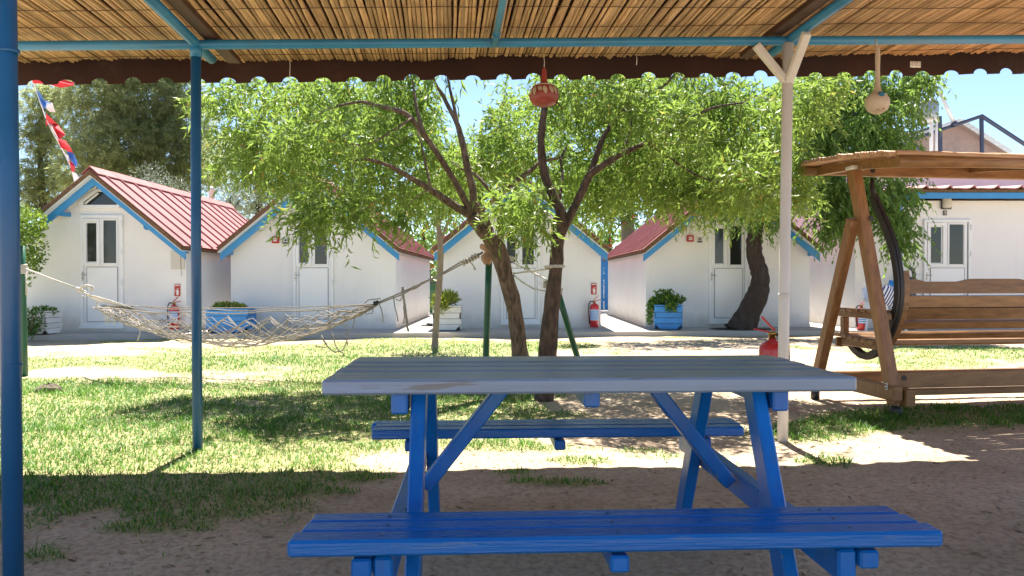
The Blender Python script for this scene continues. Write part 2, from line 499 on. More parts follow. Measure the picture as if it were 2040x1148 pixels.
def notice_mat():
    m, nt, N, L, b = new_mat('printed_notice_paper')
    tc = N.new('ShaderNodeTexCoord')
    mp = N.new('ShaderNodeMapping'); mp.inputs['Scale'].default_value = (30, 1, 130)
    L.new(tc.outputs['Object'], mp.inputs[0])
    n = N.new('ShaderNodeTexNoise'); n.inputs['Scale'].default_value = 2.0; n.inputs['Detail'].default_value = 3
    L.new(mp.outputs[0], n.inputs['Vector'])
    cr = N.new('ShaderNodeValToRGB')
    cr.color_ramp.elements[0].position = .42; cr.color_ramp.elements[0].color = (.44, .42, .38, 1)
    cr.color_ramp.elements[1].position = .52; cr.color_ramp.elements[1].color = (.66, .63, .58, 1)
    L.new(n.outputs['Fac'], cr.inputs[0]); L.new(cr.outputs[0], b.inputs['Base Color'])
    b.inputs['Roughness'].default_value = .7
    return m
M['notice'] = notice_mat()

M['leaf_near'] = leaf_mat('almond_leaf', [(.055, .12, .026), (.09, .165, .034), (.14, .225, .05), (.21, .28, .09)], (.38, .54, .09), .5, .42, dead=(.40, .17, .06))
M['leaf_mid'] = leaf_mat('broad_leaf', [(.065, .145, .035), (.10, .19, .045), (.15, .24, .06)], (.38, .56, .10), .52, .45)
M['leaf_pine'] = leaf_mat('pine_needles', [(.12, .17, .07), (.14, .19, .08), (.18, .21, .10), (.19, .18, .11)], (.55, .62, .27), .6, .6)
M['leaf_olive'] = leaf_mat('silver_leaf', [(.13, .17, .13), (.22, .26, .22), (.34, .38, .34)], (.2, .25, .15), .2, .5)
M['leaf_hedge'] = leaf_mat('hedge_leaf', [(.06, .13, .02), (.11, .21, .03), (.18, .29, .04)], (.34, .46, .05), .4, .45)
M['leaf_bush'] = leaf_mat('bush_leaf', [(.035, .10, .018), (.06, .15, .025), (.09, .20, .035)], (.2, .36, .05), .4, .45)
M['leaf_ivy'] = leaf_mat('trailing_leaf', [(.03, .11, .018), (.05, .16, .025), (.09, .22, .035), (.30, .34, .05)], (.2, .36, .05), .35, .45)
M['leaf_yel'] = leaf_mat('yellow_green_leaf', [(.12, .19, .03), (.24, .31, .05), (.36, .40, .07)], (.4, .46, .06), .35, .45)
M['flower'] = leaf_mat('orange_red_petal', [(.62, .07, .02), (.75, .16, .04)], (.7, .15, .04), .3, .5)
# ------------------------------------------------------------------ ground
YAW = RAD(5.0)                      # the whole place is turned a few degrees against the camera
SLAB_Z = 0.08
def slab_edge_y(x):                 # front edge of the concrete walk
    return 13.62 + 0.082 * x

BLOBS = []
def blob(px, py, rx, ry, amp):
    g = G(px, py)
    BLOBS.append((g.x, g.y, rx, ry, amp))
# lawn
for b in [(200, 900, 1.3, .9, .55), (480, 860, 1.2, .9, .6), (150, 800, 2.2, 1.2, .5), (620, 820, 1.3, 1.2, .55), (820, 800, 1.2, 1.1, .5), (950, 760, 1.6, 1.2, .5),
          (700, 720, 2.4, 1.5, .55), (350, 720, 2.2, 1.1, .28), (900, 690, 2.0, 1.3, .5), (1100, 690, 2.2, 1.0, .30), (1000, 830, .6, .5, .35),
          (1040, 850, .5, .35, .25), (1150, 840, .6, .4, .25), (60, 790, .8, .5, .4), (70, 765, .35, .22, .9), (1640, 920, .16, .07, .8), (430, 905, .25, .12, .5), (250, 672, 2.0, .12, .5), (700, 668, 2.0, .12, .5), (1450, 660, 2.0, .14, .5), (300, 940, 1.2, .22, .65), (60, 955, .6, .2, .5),
          (1600, 870, .45, .30, .6), (1680, 850, .5, .35, .6), (1800, 835, 1.0, .40, .7), (2000, 830, 1.0, .45, .65), (1500, 860, .5, .3, .4), (1660, 925, .10, .06, .6),
          (1900, 730, 1.6, .9, .45), (1800, 700, 1.4, .9, .35), (2000, 700, 1.4, 1.0, .55), (1500, 672, 2.2, .5, .35), (1350, 672, 1.6, .5, .30),
          # tufts left in the shade of the roof
          (330, 985, .40, .13, .75), (390, 1010, .28, .10, .75), (300, 1055, .22, .05, .8), (380, 1030, .25, .06, .7), (140, 1000, .10, .04, .5), (640, 985, .17, .06, .95), (700, 955, .17, .07, .9), (250, 1005, .1, .05, .5),
          (1080, 965, .24, .075, .95), (1025, 945, .13, .06, .8), (1165, 970, .14, .045, .8), (1150, 920, .18, .08, .7), (1290, 895, .2, .1, .4), (960, 890, .3, .14, .35), (1080, 890, .3, .12, .35), (1340, 910, .15, .07, .4),
          (100, 1110, .12, .05, .35), (0, 985, .2, .1, .5), (20, 1075, .06, .03, .5),
          # bare places
          (170, 745, 1.0, .45, -.55), (520, 805, .42, .28, -.50), (300, 690, 3.0, .4, -.05), (1330, 800, 1.0, .8, -.55), (1250, 850, .7, .3, -.3), (1420, 730, 1.2, 1.2, -.30), (1700, 745, .6, .4, -.4),
          (1620, 800, .3, .3, -.4), (1720, 890, .5, .14, -.4), (640, 900, .5, .25, -.4), (1930, 890, .8, .14, -.5), (450, 960, .5, .1, -.1), (100, 690, 1.3, .5, -.25), (840, 690, .7, .5, -.25)]:
    blob(*b)

def grassiness(x, y):
    x = np.asarray(x, dtype=float); y = np.asarray(y, dtype=float)
    g = np.full(x.shape, .06)
    g = g + .22 * sstep(4.1, 4.8, y) * sstep(1.5, -1.0, x - .0 * y)
    g = g + .16 * sstep(6.0, 9.0, y)
    for (bx, by, rx, ry, a) in BLOBS:
        g = g + a * np.exp(-((x - bx) / rx) ** 2 - ((y - by) / ry) ** 2)
    g = g + (fbm(x, y, 1.1, 4, 3) - .5) * 1.25 + (fbm(x, y, 5.0, 3, 5) - .5) * .42
    g = np.where(y < 4.05 , g + .10 * (g > .45), g)
    return sstep(.30, .74, g)

def dryness(x, y):
    d = .55 * sstep(10.3, 12.6, y) + .25 * sstep(-3, -6, x) + .25 * sstep(2.0, 4.0, x) * sstep(7, 10, y)
    return np.clip(d + (fbm(x, y, .7, 3, 9) - .5) * 1.1 - .05, 0, 1)

def axis(core0, core1, step, far):
    a = list(np.arange(core0, core1, step))
    s, v = step, core1
    hi = [v]
    while v < far:
        s *= 1.45; v += s; hi.append(v)
    s, v = step, core0
    lo = []
    while v > -far:
        s *= 1.45; v -= s; lo.append(v)
    return np.array(lo[::-1] + a + hi)

gx = axis(-9.0, 9.0, .055, 700)
gy = axis(-.5, 14.2, .055, 900)
GX, GY = np.meshgrid(gx, gy)
env = sstep(-1.5, .5, GY) * sstep(17, 13.5, GY) * sstep(12, 9, np.abs(GX))
gm = grassiness(GX, GY)
GZ = env * ((fbm(GX, GY, .55, 3, 1) - .5) * .05 + (fbm(GX, GY, 4.0, 4, 2) - .5) * .012 * (1 - .5 * gm) + (fbm(GX, GY, 16, 2, 4) - .5) * .004 + .008 * gm)
GZ = np.where(GY > 13.2, np.minimum(GZ, -.004), GZ)
nx, ny = len(gx), len(gy)
V = np.stack([GX.ravel(), GY.ravel(), GZ.ravel()], -1)
ii = (np.arange(ny - 1)[:, None] * nx + np.arange(nx - 1)[None, :]).ravel()
F = np.stack([ii, ii + 1, ii + nx + 1, ii + nx], -1)

def ground_z(x, y):
    x = np.asarray(x, dtype=float); y = np.asarray(y, dtype=float)
    e = sstep(-1.5, .5, y) * sstep(17, 13.5, y) * sstep(12, 9, np.abs(x))
    g = grassiness(x, y)
    z = e * ((fbm(x, y, .55, 3, 1) - .5) * .05 + (fbm(x, y, 4.0, 4, 2) - .5) * .012 * (1 - .5 * g) + (fbm(x, y, 16, 2, 4) - .5) * .004 + .008 * g)
    return np.where(y > 13.2, np.minimum(z, -.004), z)
def gz(x, y): return float(ground_z(np.array([x]), np.array([y]))[0])

def ground_mat():
    m, nt, N, L, b = new_mat('bare_soil_and_turf')
    tc = N.new('ShaderNodeTexCoord')
    at = N.new('ShaderNodeAttribute'); at.attribute_name = 'turf'
    n1 = N.new('ShaderNodeTexNoise'); n1.inputs['Scale'].default_value = 1.3; n1.inputs['Detail'].default_value = 8; n1.inputs['Roughness'].default_value = .62
    n2 = N.new('ShaderNodeTexNoise'); n2.inputs['Scale'].default_value = 34; n2.inputs['Detail'].default_value = 6; n2.inputs['Roughness'].default_value = .7
    n3 = N.new('ShaderNodeTexNoise'); n3.inputs['Scale'].default_value = 130; n3.inputs['Detail'].default_value = 3
    for n in (n1, n2, n3): L.new(tc.outputs['Object'], n.inputs['Vector'])
    cr = N.new('ShaderNodeValToRGB')
    e = cr.color_ramp.elements
    e[0].position = .30; e[0].color = (.40, .30, .205, 1)
    e[1].position = .70; e[1].color = (.60, .475, .345, 1)
    L.new(n1.outputs['Fac'], cr.inputs[0])
    cr2 = N.new('ShaderNodeValToRGB')
    e = cr2.color_ramp.elements
    e[0].position = .34; e[0].color = (.30, .28, .26, 1)
    e[1].position = .56; e[1].color = (1, 1, 1, 1)
    L.new(n2.outputs['Fac'], cr2.inputs[0])
    mu = N.new('ShaderNodeMix'); mu.data_type = 'RGBA'; mu.blend_type = 'MULTIPLY'; mu.inputs[0].default_value = .55
    L.new(cr.outputs[0], mu.inputs[6]); L.new(cr2.outputs[0], mu.inputs[7])
    # dried cracks
    vo = N.new('ShaderNodeTexVoronoi'); vo.feature = 'DISTANCE_TO_EDGE'; vo.inputs['Scale'].default_value = 1.7
    wv = N.new('ShaderNodeVectorMath'); wv.operation = 'MULTIPLY_ADD'
    L.new(n2.outputs['Color'], wv.inputs[0]); wv.inputs[1].default_value = (.28, .28, 0); L.new(tc.outputs['Object'], wv.inputs[2])
    L.new(wv.outputs[0], vo.inputs['Vector'])
    ck = N.new('ShaderNodeMapRange'); ck.inputs[1].default_value = .002; ck.inputs[2].default_value = .010; ck.inputs[3].default_value = .45; ck.inputs[4].default_value = 0
    L.new(vo.outputs['Distance'], ck.inputs[0])
    ckn = N.new('ShaderNodeMath'); ckn.operation = 'MULTIPLY'
    gt = N.new('ShaderNodeMapRange'); gt.inputs[1].default_value = .48; gt.inputs[2].default_value = .58
    L.new(n1.outputs['Fac'], gt.inputs[0]); L.new(gt.outputs[0], ckn.inputs[0]); L.new(ck.outputs[0], ckn.inputs[1])
    mc = N.new('ShaderNodeMix'); mc.data_type = 'RGBA'; L.new(ckn.outputs[0], mc.inputs[0])
    L.new(mu.outputs[2], mc.inputs[6]); mc.inputs[7].default_value = (.06, .04, .028, 1)
    # thatch under the grass
    th = N.new('ShaderNodeValToRGB')
    e = th.color_ramp.elements
    e[0].position = .35; e[0].color = (.20, .20, .075, 1)
    e[1].position = .65; e[1].color = (.44, .40, .20, 1)
    L.new(n2.outputs['Fac'], th.inputs[0])
    mt = N.new('ShaderNodeMix'); mt.data_type = 'RGBA'
    tm = N.new('ShaderNodeMath'); tm.operation = 'MULTIPLY'; tm.inputs[1].default_value = .8
    L.new(at.outputs['Fac'], tm.inputs[0]); L.new(tm.outputs[0], mt.inputs[0])
    L.new(mc.outputs[2], mt.inputs[6]); L.new(th.outputs[0], mt.inputs[7])
    L.new(mt.outputs[2], b.inputs['Base Color'])
    b.inputs['Roughness'].default_value = .95; b.inputs['Specular IOR Level'].default_value = .15
    ad = N.new('ShaderNodeMath'); ad.operation = 'MULTIPLY_ADD'; ad.inputs[1].default_value = .35
    L.new(n3.outputs['Fac'], ad.inputs[0]); L.new(n2.outputs['Fac'], ad.inputs[2])
    bp = N.new('ShaderNodeBump'); bp.inputs['Strength'].default_value = .7; bp.inputs['Distance'].default_value = .009
    L.new(ad.outputs[0], bp.inputs['Height']); L.new(bp.outputs[0], b.inputs['Normal'])
    return m

me = raw_mesh('ground', V, F, ground_mat(), smooth=True)
at = me.attributes.new('turf', 'FLOAT', 'POINT')
at.data.foreach_set('value', (gm * sstep(40, 20, np.abs(GX)) ).ravel().astype(np.float32))
tag(place('ground', me), 'bare trodden soil and patchy lawn', None, None, 'structure')

# grass: blades as one mesh
def grass_blades():
    xs, ys = [], []
    for (y0, y1, dens) in [(2.2, 4.0, 5200), (4.0, 5.5, 5200), (5.5, 7.5, 3200), (7.5, 10, 1700), (10, 13.7, 1050)]:
        w = y1 * .74 + .4
        n = int(2 * w * (y1 - y0) * dens)
        xs.append(rng.uniform(-w, w, n)); ys.append(rng.uniform(y0, y1, n))
    x = np.concatenate(xs); y = np.concatenate(ys)
    keep = (y < slab_edge_y(x) - .01)
    x, y = x[keep], y[keep]
    g = grassiness(x, y)
    keep = rng.random(len(x)) < g * (.12 + .72 * g)
    x, y, g = x[keep], y[keep], g[keep]
    n = len(x)
    tall = fbm(x, y, 1.6, 3, 12)
    dry = dryness(x, y)
    h = rng.uniform(.008, .030, n) * (.5 + 1.0 * tall) * (.6 + .5 * g) * (1 - .35 * dry)
    h = np.where((x > 1.2) & (y < 6.3), h * 1.25, h)
    h = h * (1 + .7 * (fbm(x, y, 7.0, 2, 20) > .62))
    h = np.where((x < -3.2) & (y < 8.4) & (y > 6.5), h * 1.5, h)
    wdt = (.0026 + .00052 * y) * rng.uniform(.8, 1.4, n)
    a = rng.uniform(0, 2 * np.pi, n); le = rng.uniform(.35, 2.1, n) * h
    z = ground_z(x, y) - .003
    b = np.stack([x, y, z], -1)
    s = np.stack([-np.sin(a), np.cos(a), np.zeros(n)], -1) * (wdt / 2)[:, None]
    d = np.stack([np.cos(a), np.sin(a), np.zeros(n)], -1)
    mid = b + d * (le * .35)[:, None] + np.stack([np.zeros(n), np.zeros(n), h * .62], -1)
    tip = b + d * le[:, None] + np.stack([np.zeros(n), np.zeros(n), h], -1)
    V = np.stack([b - s, b + s, mid + s * .8, mid - s * .8, tip], 1).reshape(-1, 3)
    o = np.arange(n)[:, None] * 5
    F = np.concatenate([o + np.array([[0, 1, 2]]), o + np.array([[0, 2, 3]]), o + np.array([[3, 2, 4]])], 0)
    c = np.clip(dry + rng.normal(0, .22, n), 0, 1)
    return V, F, np.repeat(c, 5), n

def grass_mat():
    m, nt, N, L, b = new_mat('grass_blade')
    at = N.new('ShaderNodeAttribute'); at.attribute_name = 'dry'
    ge = N.new('ShaderNodeNewGeometry')
    cr = N.new('ShaderNodeValToRGB')
    e = cr.color_ramp.elements
    e[0].color = (.085, .21, .024, 1); e[1].color = (.48, .42, .19, 1)
    k = e.new(.35); k.color = (.145, .30, .036, 1)
    k = e.new(.65); k.color = (.34, .36, .12, 1)
    L.new(at.outputs['Fac'], cr.inputs[0])
    hs = N.new('ShaderNodeHueSaturation')
    mr = N.new('ShaderNodeMapRange'); mr.inputs[3].default_value = .7; mr.inputs[4].default_value = 1.3
    L.new(ge.outputs['Random Per Island'], mr.inputs[0]); L.new(mr.outputs[0], hs.inputs['Value']); L.new(cr.outputs[0], hs.inputs['Color'])
    L.new(hs.outputs[0], b.inputs['Base Color']); b.inputs['Roughness'].default_value = .5; b.inputs['Specular IOR Level'].default_value = .3
    tr = N.new('ShaderNodeBsdfTranslucent'); L.new(hs.outputs[0], tr.inputs['Color'])
    ms = N.new('ShaderNodeMixShader'); ms.inputs[0].default_value = .4
    L.new(b.outputs[0], ms.inputs[1]); L.new(tr.outputs[0], ms.inputs[2])
    L.new(ms.outputs[0], nt.nodes['Material Output'].inputs['Surface'])
    return m
Vg, Fg, cg, ng = grass_blades()
me = raw_mesh('grass', Vg, Fg, grass_mat())
at = me.attributes.new('dry', 'FLOAT', 'POINT'); at.data.foreach_set('value', cg.astype(np.float32))
tag(place('grass', me), 'short patchy lawn grass, straw coloured near the concrete walk', None, None, 'stuff')

# leaf litter, chips and pebbles on the soil
def litter():
    n = 7000
    y = rng.uniform(1.9, 8.5, n) ** 1.0; x = rng.uniform(-1, 1, n) * (y * .72 + .3)
    z = ground_z(x, y) + .004
    a = rng.uniform(0, 2 * np.pi, n); L_ = rng.uniform(.006, .045, n) * (.5 + rng.random(n)); W_ = L_ * rng.uniform(.06, .35, n)
    d = np.stack([np.cos(a), np.sin(a), rng.uniform(-.2, .3, n)], -1); s = np.stack([-np.sin(a), np.cos(a), rng.uniform(-.3, .3, n)], -1)
    b = np.stack([x, y, z], -1)
    V = np.stack([b - d * L_[:, None] / 2, b + s * W_[:, None] / 2, b + d * L_[:, None] / 2, b - s * W_[:, None] / 2], 1).reshape(-1, 3)
    F = np.arange(n * 4).reshape(-1, 4)
    return V, F
Vl, Fl = litter()
m_l = leaf_mat('dry_leaf_litter', [(.09, .055, .03), (.20, .13, .07), (.36, .27, .16), (.13, .09, .05)], (.2, .12, .05), .1, .8)
tag(place('leaf_litter', raw_mesh('leaf_litter', Vl, Fl, m_l)), 'small dry leaves scattered over the soil', None, None, 'stuff')

# concrete walk: one slab under the cabins, real step at its front edge
mb = MB()
x0, x1 = -16.0, 22.0
poly = [(x0, slab_edge_y(x0), -.3), (x1, slab_edge_y(x1), -.3), (x1, 25.0, -.3), (x0, 25.0, -.3)]
mb.prism(poly, (0, 0, SLAB_Z + .3))
tag(mb.build('path', M['concrete']), 'pale concrete walk along the row of cabins', None, None, 'structure')

# ------------------------------------------------------------------ pergola
EB = Vector((math.cos(YAW), math.sin(YAW), 0))      # along the front beam
EV = Vector((-math.sin(YAW), math.cos(YAW), 0))     # away from the camera
UP = Vector((0, 0, 1))
PG0 = Vector((-1.87, 4.47, 0))                      # foot of the far blue post
perg = thing('reed_pergola', 'long open pergola of blue pipes with dry reed ceiling and scalloped dark brown valance', 'pergola', PG0, YAW)
def pg(u, v, z): return (u, v, z)                   # local frame of the pergola
PINV = MW[perg.name].inverted()
def pgw(p): return PINV @ Vector(p)
UW = (P(1580, 80, 4.78) - Vector((0, 0, 0)))        # white pole head
uw = pgw(UW).x
# front beam follows the slight rise of the roof to the far end
def beam_z(u): return 2.415 + .034 * max(-2, min(6, u)) 
mb = MB(); mb.tube([pg(-1.6, 0, beam_z(-1.6)), pg(-.02, 0, beam_z(0)), pg(2, 0, beam_z(2)), pg(uw, 0, beam_z(uw)), pg(6.0, 0, beam_z(6.0))], .028, 14)
mb.build('front_beam', M['beamblue'], perg)
# far post
mb = MB(); mb.tube([pg(0, 0, -.1), pg(-.005, .0, 1.2), pg(0, 0, beam_z(0) - .0)], .029, 14); mb.build('post', M['pipeblue'], perg)
mb = MB(); mb.lathe([(.034, 0), (.034, .05), (.030, .06)], 14, (0, 0, beam_z(0) - .075)); mb.build('post_collar', M['beamblue'], perg)
# near post with a sleeve clamped to it
np_ = pgw((-1.415, 2.13, 0))
mb = MB(); mb.tube([(np_.x, np_.y, -.1), (np_.x - .006, np_.y, 1.2), (np_.x - .014, np_.y, 2.52)], .0262, 16); mb.build('post', M['pipeblue'], perg)
for (r_, h_, dx_, z_) in ((.0268, .004, 0, .78), (.0275, .012, -.004, 1.66)):
    mb = MB(); mb.lathe([(r_, 0), (r_, h_)], 16, (np_.x + dx_, np_.y, z_)); mb.build('post_joint', M['pipeblue'], perg)
mb = MB(); mb.tube([(np_.x - .052, np_.y - .01, 1.345), (np_.x - .054, np_.y - .01, 2.5)], .027, 14)
mb.box((np_.x - .027, np_.y - .01, 1.40), (.05, .03, .06), None, .004); mb.build('post_sleeve', M['pipeblue'], perg)
# white pole and its two braces
wp = pgw((1.735, 4.78, 0))
mb = MB(); mb.tube([(wp.x - .015, wp.y, -.1), (wp.x - .008, wp.y, .8), (wp.x + .012, wp.y, beam_z(uw) - .02)], .034, 14); mb.build('white_post', M['polewhite'], perg)
mb = MB(); mb.lathe([(.0345, 0), (.0368, .004), (.0368, .03), (.0345, .034)], 14, (wp.x - .008, wp.y, .905)); mb.build('post_collar', M['polewhite'], perg)
bz = beam_z(uw)
for (du, dv) in ((-.21, .0), (.0, -.25)):
    mb = MB(); mb.beam((wp.x + .012 + du * .02, wp.y + dv * .02, bz - .27), (wp.x + .012 + du, wp.y + dv, bz - .035), .045, .05, (0, 1, 0) if du else (1, 0, 0), .006)
    mb.build('white_brace', M['polewhite'], perg)
# blue pipe rafters and the dark timbers beside them
rz = lambda u: beam_z(u) + .012
for (u, r, side) in ((0.0, .030, 1), (uw - .02, .030, -1)):
    mb = MB(); mb.tube([pg(u, .30, rz(u) - .01), pg(u, -.0, rz(u) - .005), pg(u, -2.95, rz(u) + .02)], r, 14); mb.build('rafter', M['beamblue'], perg)
    mb = MB(); mb.box(pg(u + side * .085, -1.2, beam_z(u) + .052), (.085, 3.4, .036), None, .004); mb.build('timber_rafter', M['brownwood'], perg)
um = pgw(P(985, 85, 4.62)).x
mb = MB(); mb.tube([pg(um, -.02, rz(um) - .03), pg(um, -.5, rz(um) - .018), pg(um, -7.0, rz(um))], .020, 12)
mb.lathe([(.0245, 0), (.0245, .012)], 12, pg(um, -.20, rz(um) - .026), rot=Matrix.Rotation(RAD(90), 3, 'X')); mb.build('rafter', M['beamblue'], perg)
# reeds: those over the visible part are single parts, the rest of the mat is one mass
def reed_z(u, v): return beam_z(u) + .078 + .0 * v
def reed_mesh(k):
    r0 = [.0118, .0132, .0105, .0125][k % 4]
    mb = MB(); pts = []; rs = []
    random.seed(50 + k)
    L, z = 3.46, 0
    y = 0.0; ph = random.uniform(0, 6)
    while y < L:
        pts.append((.004 * math.sin(ph + y * 1.7) + .0025 * math.sin(ph * 2 + y * 5.1), -y, .003 * math.sin(ph + y * 2.3))); rs.append(r0 * random.uniform(.94, 1.03))
        y += random.uniform(.20, .31)
    pts.append((0, -L, 0)); rs.append(r0)
    q, s = [], []
    for i, p in enumerate(pts):                      # a slightly thicker node at every joint
        q.append(p); s.append(rs[i])
        if 0 < i < len(pts) - 1:
            q.append((p[0], p[1] - .006, p[2])); s.append(rs[i] * 1.13); q.append((p[0], p[1] - .012, p[2])); s.append(rs[i] * .97)
    mb.tube(q, s, 6)
    return mb.mesh('reed', M['reed'])
REEDS = [reed_mesh(k) for k in range(8)]
u = pgw(Vector((-3.25, 4.5, 0))).x
u_end = pgw(Vector((3.85, 4.5, 0))).x
random.seed(11)
k = 0
step = (u_end - u) / 298.0
end_off = 0
while k < 298:
    v = .56 + .035 * math.sin(u * 2.1) + .03 * math.sin(u * 5.3 + 1) + random.uniform(-.022, .022)
    o = bpy.data.objects.new('reed', REEDS[random.randrange(8)])
    link(o); o.parent = perg
    o.location = (u + random.uniform(-.002, .002), v, reed_z(u, 0) + random.uniform(-.004, .007))
    o.rotation_euler = (random.uniform(-.002, .002), random.uniform(0, 6.28), random.uniform(-.012, .012))
    u += step; k += 1
mb = MB()
def simple_reed(u, v0, v1, z):
    r = random.uniform(.0105, .014)
    mb.tube([(u, v0, z), (u + random.uniform(-.01, .01), (v0 + v1) / 2, z), (u, v1, z)], r, 5, caps=False)
uu = u
while uu < 6.0:
    simple_reed(uu, .56 + random.uniform(-.03, .03), -2.9, reed_z(uu, 0)); uu += .026
uu = pgw(Vector((-3.27, 4.5, 0))).x
while uu > -1.52:
    simple_reed(uu, .56 + random.uniform(-.03, .03), -2.9, reed_z(uu, 0)); uu -= .026
tag(mb.build('reed_mat_rest', M['reed'], perg), kind='stuff')
# binding wires
for v in (.43, .17, -.12, -.42, -.72, -1.05):
    mb = MB(); pts = []
    q = -1.5
    while q < 5.95:
        pts.append((q, v + .022 * math.sin(q * 1.3 + v * 9) + random.uniform(-.008, .008), reed_z(q, 0) - .0165 - random.uniform(0, .002))); q += .07
    mb.tube(pts, .0022, 4, caps=False); mb.build('binding_wire', M['wire'], perg)
# brown roof cloth over the reeds and the scalloped valance at its edge
VV = .66
mb = MB()
us = [-1.55, 0, 2, 4, 6.05]
for ua, ub in zip(us[:-1], us[1:]):
    za, zb = beam_z(ua) + .108, beam_z(ub) + .108
    n0 = len(mb.v)
    mb.add([(ua, -2.95, za), (ub, -2.95, zb), (ub, VV + .018, zb), (ua, VV + .018, za), (ua, -2.95, za + .012), (ub, -2.95, zb + .012), (ub, VV + .018, zb + .012), (ua, VV + .018, za + .012)],
           [(3, 2, 1, 0), (4, 5, 6, 7), (0, 1, 5, 4), (2, 3, 7, 6)])
mb.build('roof_cloth', M['brown'], perg)
def valance():
    mb = MB(); poly = []
    lo = lambda u: beam_z(u) - .052
    u = -1.55; pitch = .208; r = .054
    while u < 5.95:
        zc = lo(u)
        poly.append((u, zc))
        c = u + pitch * .5
        for i in range(9):
            a = math.pi - math.pi * i / 8
            poly.append((c + r * math.cos(a), lo(c) + (r * .70 + .006 * math.sin(c * 7)) * math.sin(a)))
        u += pitch * (1 + .05 * math.sin(u * 5.3))
    poly.append((u, lo(u)))
    vs, fs = [], []
    for i, (a, z) in enumerate(poly):
        wob = .012 * math.sin(a * 3.1) + .008 * math.sin(a * 7.7 + 1)
        for dv in (0, .004):
            vs.append((a, VV + wob + dv, z)); vs.append((a, VV + wob * .4 + dv, beam_z(a) + .112))
    for i in range(len(poly) - 1):
        a, b = i * 4, (i + 1) * 4
        fs += [(a, b, b + 1, a + 1), (a + 2, a + 3, b + 3, b + 2), (a, a + 2, b + 2, b), (a + 1, b + 1, b + 3, a + 3)]
    mb.add(vs, fs)
    return mb
valance().build('scalloped_valance', M['brown'], perg)
# hanging bits of wire at the roof edge
for (px, py0, py1) in ((577, 108, 156), (1268, 108, 130)):
    a = pgw(P(px, py0, 5.05)); b = pgw(P(px, py1, 5.05))
    mb = MB(); mb.tube([a, (a + b) / 2 + Vector((.003, 0, 0)), b], .0022, 4); mb.build('loose_wire', M['whiteplate'], perg)

# socket plate on the valance
p = P(1823, 129, 5.34)
t = thing('socket_plate', 'small white double socket plate fixed to the brown valance', 'socket', p, YAW)
mb = MB(); mb.box((0, -.004, 0), (.078, .008, .042), None, .002); mb.build('plate', M['whiteplate'], t)
for sx in (-.019, .019):
    mb = MB(); mb.box((sx, -.010, 0), (.034, .006, .034), None, .002); mb.build('socket_cover', M['whiteplate'], t)
    mb = MB()
    for (a, b) in ((-.009, .008), (.009, .008), (-.009, -.008), (.009, -.008)): mb.box((sx + a, -.0140, b), (.006, .002, .006))
    mb.build('socket_hole', M['darkprint'], t)

# ------------------------------------------------------------------ picnic table
TB = Vector((.2075, 2.36, 0)); TROT = .0463
tab = thing('picnic_table', 'blue picnic table with attached benches and worn grey-blue top under the reed roof', 'picnic table', TB, TROT)
random.seed(3)
TL, TD, TZ = 1.468, .65, .754
nb = 6
bw = TD / nb
tb_mesh = None
for i in range(nb):
    yc = -TD / 2 + bw * (i + .5)
    th = .041 if i == 0 else .034
    mb = MB(); mb.box((0, 0, 0), (TL + random.uniform(-.006, .006), bw - .013, th), None, .006)
    place('tabletop_board', mb.mesh('tabletop_board', M['tablegrey']), tab, (random.uniform(-.004, .004), yc, TZ - th / 2 + (random.uniform(-.003, .002) if i else 0)), (random.uniform(-.004, .004), 0, 0))
BZ, BW = .456, .2073
for s in (-1, 1):
    w3 = BW / 3
    for i in range(3):
        yc = s * (.5007 + w3 * (i + .5))
        outer = i == 2
        th = .037 if (outer or s > 0) else .034
        mb = MB(); mb.box((0, 0, 0), (1.450 + (.012 if outer else -.012 * (2 - i)), w3 - .0045, th), None, .006)
        place('bench_board', mb.mesh('bench_board', M['benchblue']), tab, (random.uniform(-.004, .004), yc, BZ - th / 2 + random.uniform(-.002, .001)), (random.uniform(-.012, .012), 0, 0))
UL = .478
for sx in (-1, 1):
    for s in (-1, 1):
        mb = MB(); mb.beam((sx * UL, s * .215, TZ - .038), (sx * UL, s * .585, .0), .040, .078, (0, 1, 0), .005)
        mb.build('table_leg', M['benchleg'], tab)
    mb = MB(); mb.box((sx * (UL + .050), 0, TZ - .038 - .031), (.045, TD - .06, .058), None, .005); mb.build('top_batten', M['benchleg'], tab)
    mb = MB(); mb.box((sx * (UL + .047), 0, BZ - .046 - .040), (.044, 1.36, .076), None, .006); mb.build('bench_beam', M['benchleg'], tab)
    mb = MB(); mb.beam((sx * (UL + .0), 0, BZ - .075), (sx * .215, 0, TZ - .042), .042, .072, (0, 1, 0), .004); mb.build('diagonal_brace', M['benchleg'], tab)
    for s in (-1, 1):
        mb = MB(); mb.box((sx * (UL + .093), s * .612, BZ - .046 - .022), (.044, .16, .042), None, .005); mb.build('bench_block', M['benchleg'], tab)
        mb = MB()
        for dz in (0, .03): mb.lathe([(.007, 0), (.007, .004), (.003, .006)], 8, (sx * (UL + .071), s * (.42 + dz * .4), BZ - .10 + dz), rot=Matrix.Rotation(RAD(90 * sx), 3, 'Y'))
        mb.build('bolt', M['steel'], tab)
mb = MB(); mb.box((0, .0, TZ - .038 - .024), (.045, TD - .08, .046), None, .005); mb.build('top_batten', M['benchleg'], tab)
for s in (-1, 1):
    mb = MB(); mb.box((.0, s * .604, BZ - .046 - .02), (.042, .19, .038), None, .005); mb.build('bench_batten', M['benchleg'], tab)
mb = MB()
for s in (-1, 1):
    for sx in (-UL - .047, 0, UL + .047):
        for i in range(3):
            mb.lathe([(.0045, 0), (.0035, .0016), (0, .002)], 7, (sx + random.uniform(-.01, .01), s * (.5007 + BW / 3 * (i + .5)), BZ - .0005))
tag(mb.build('screw_head', M['darkprint'], tab), kind='stuff')
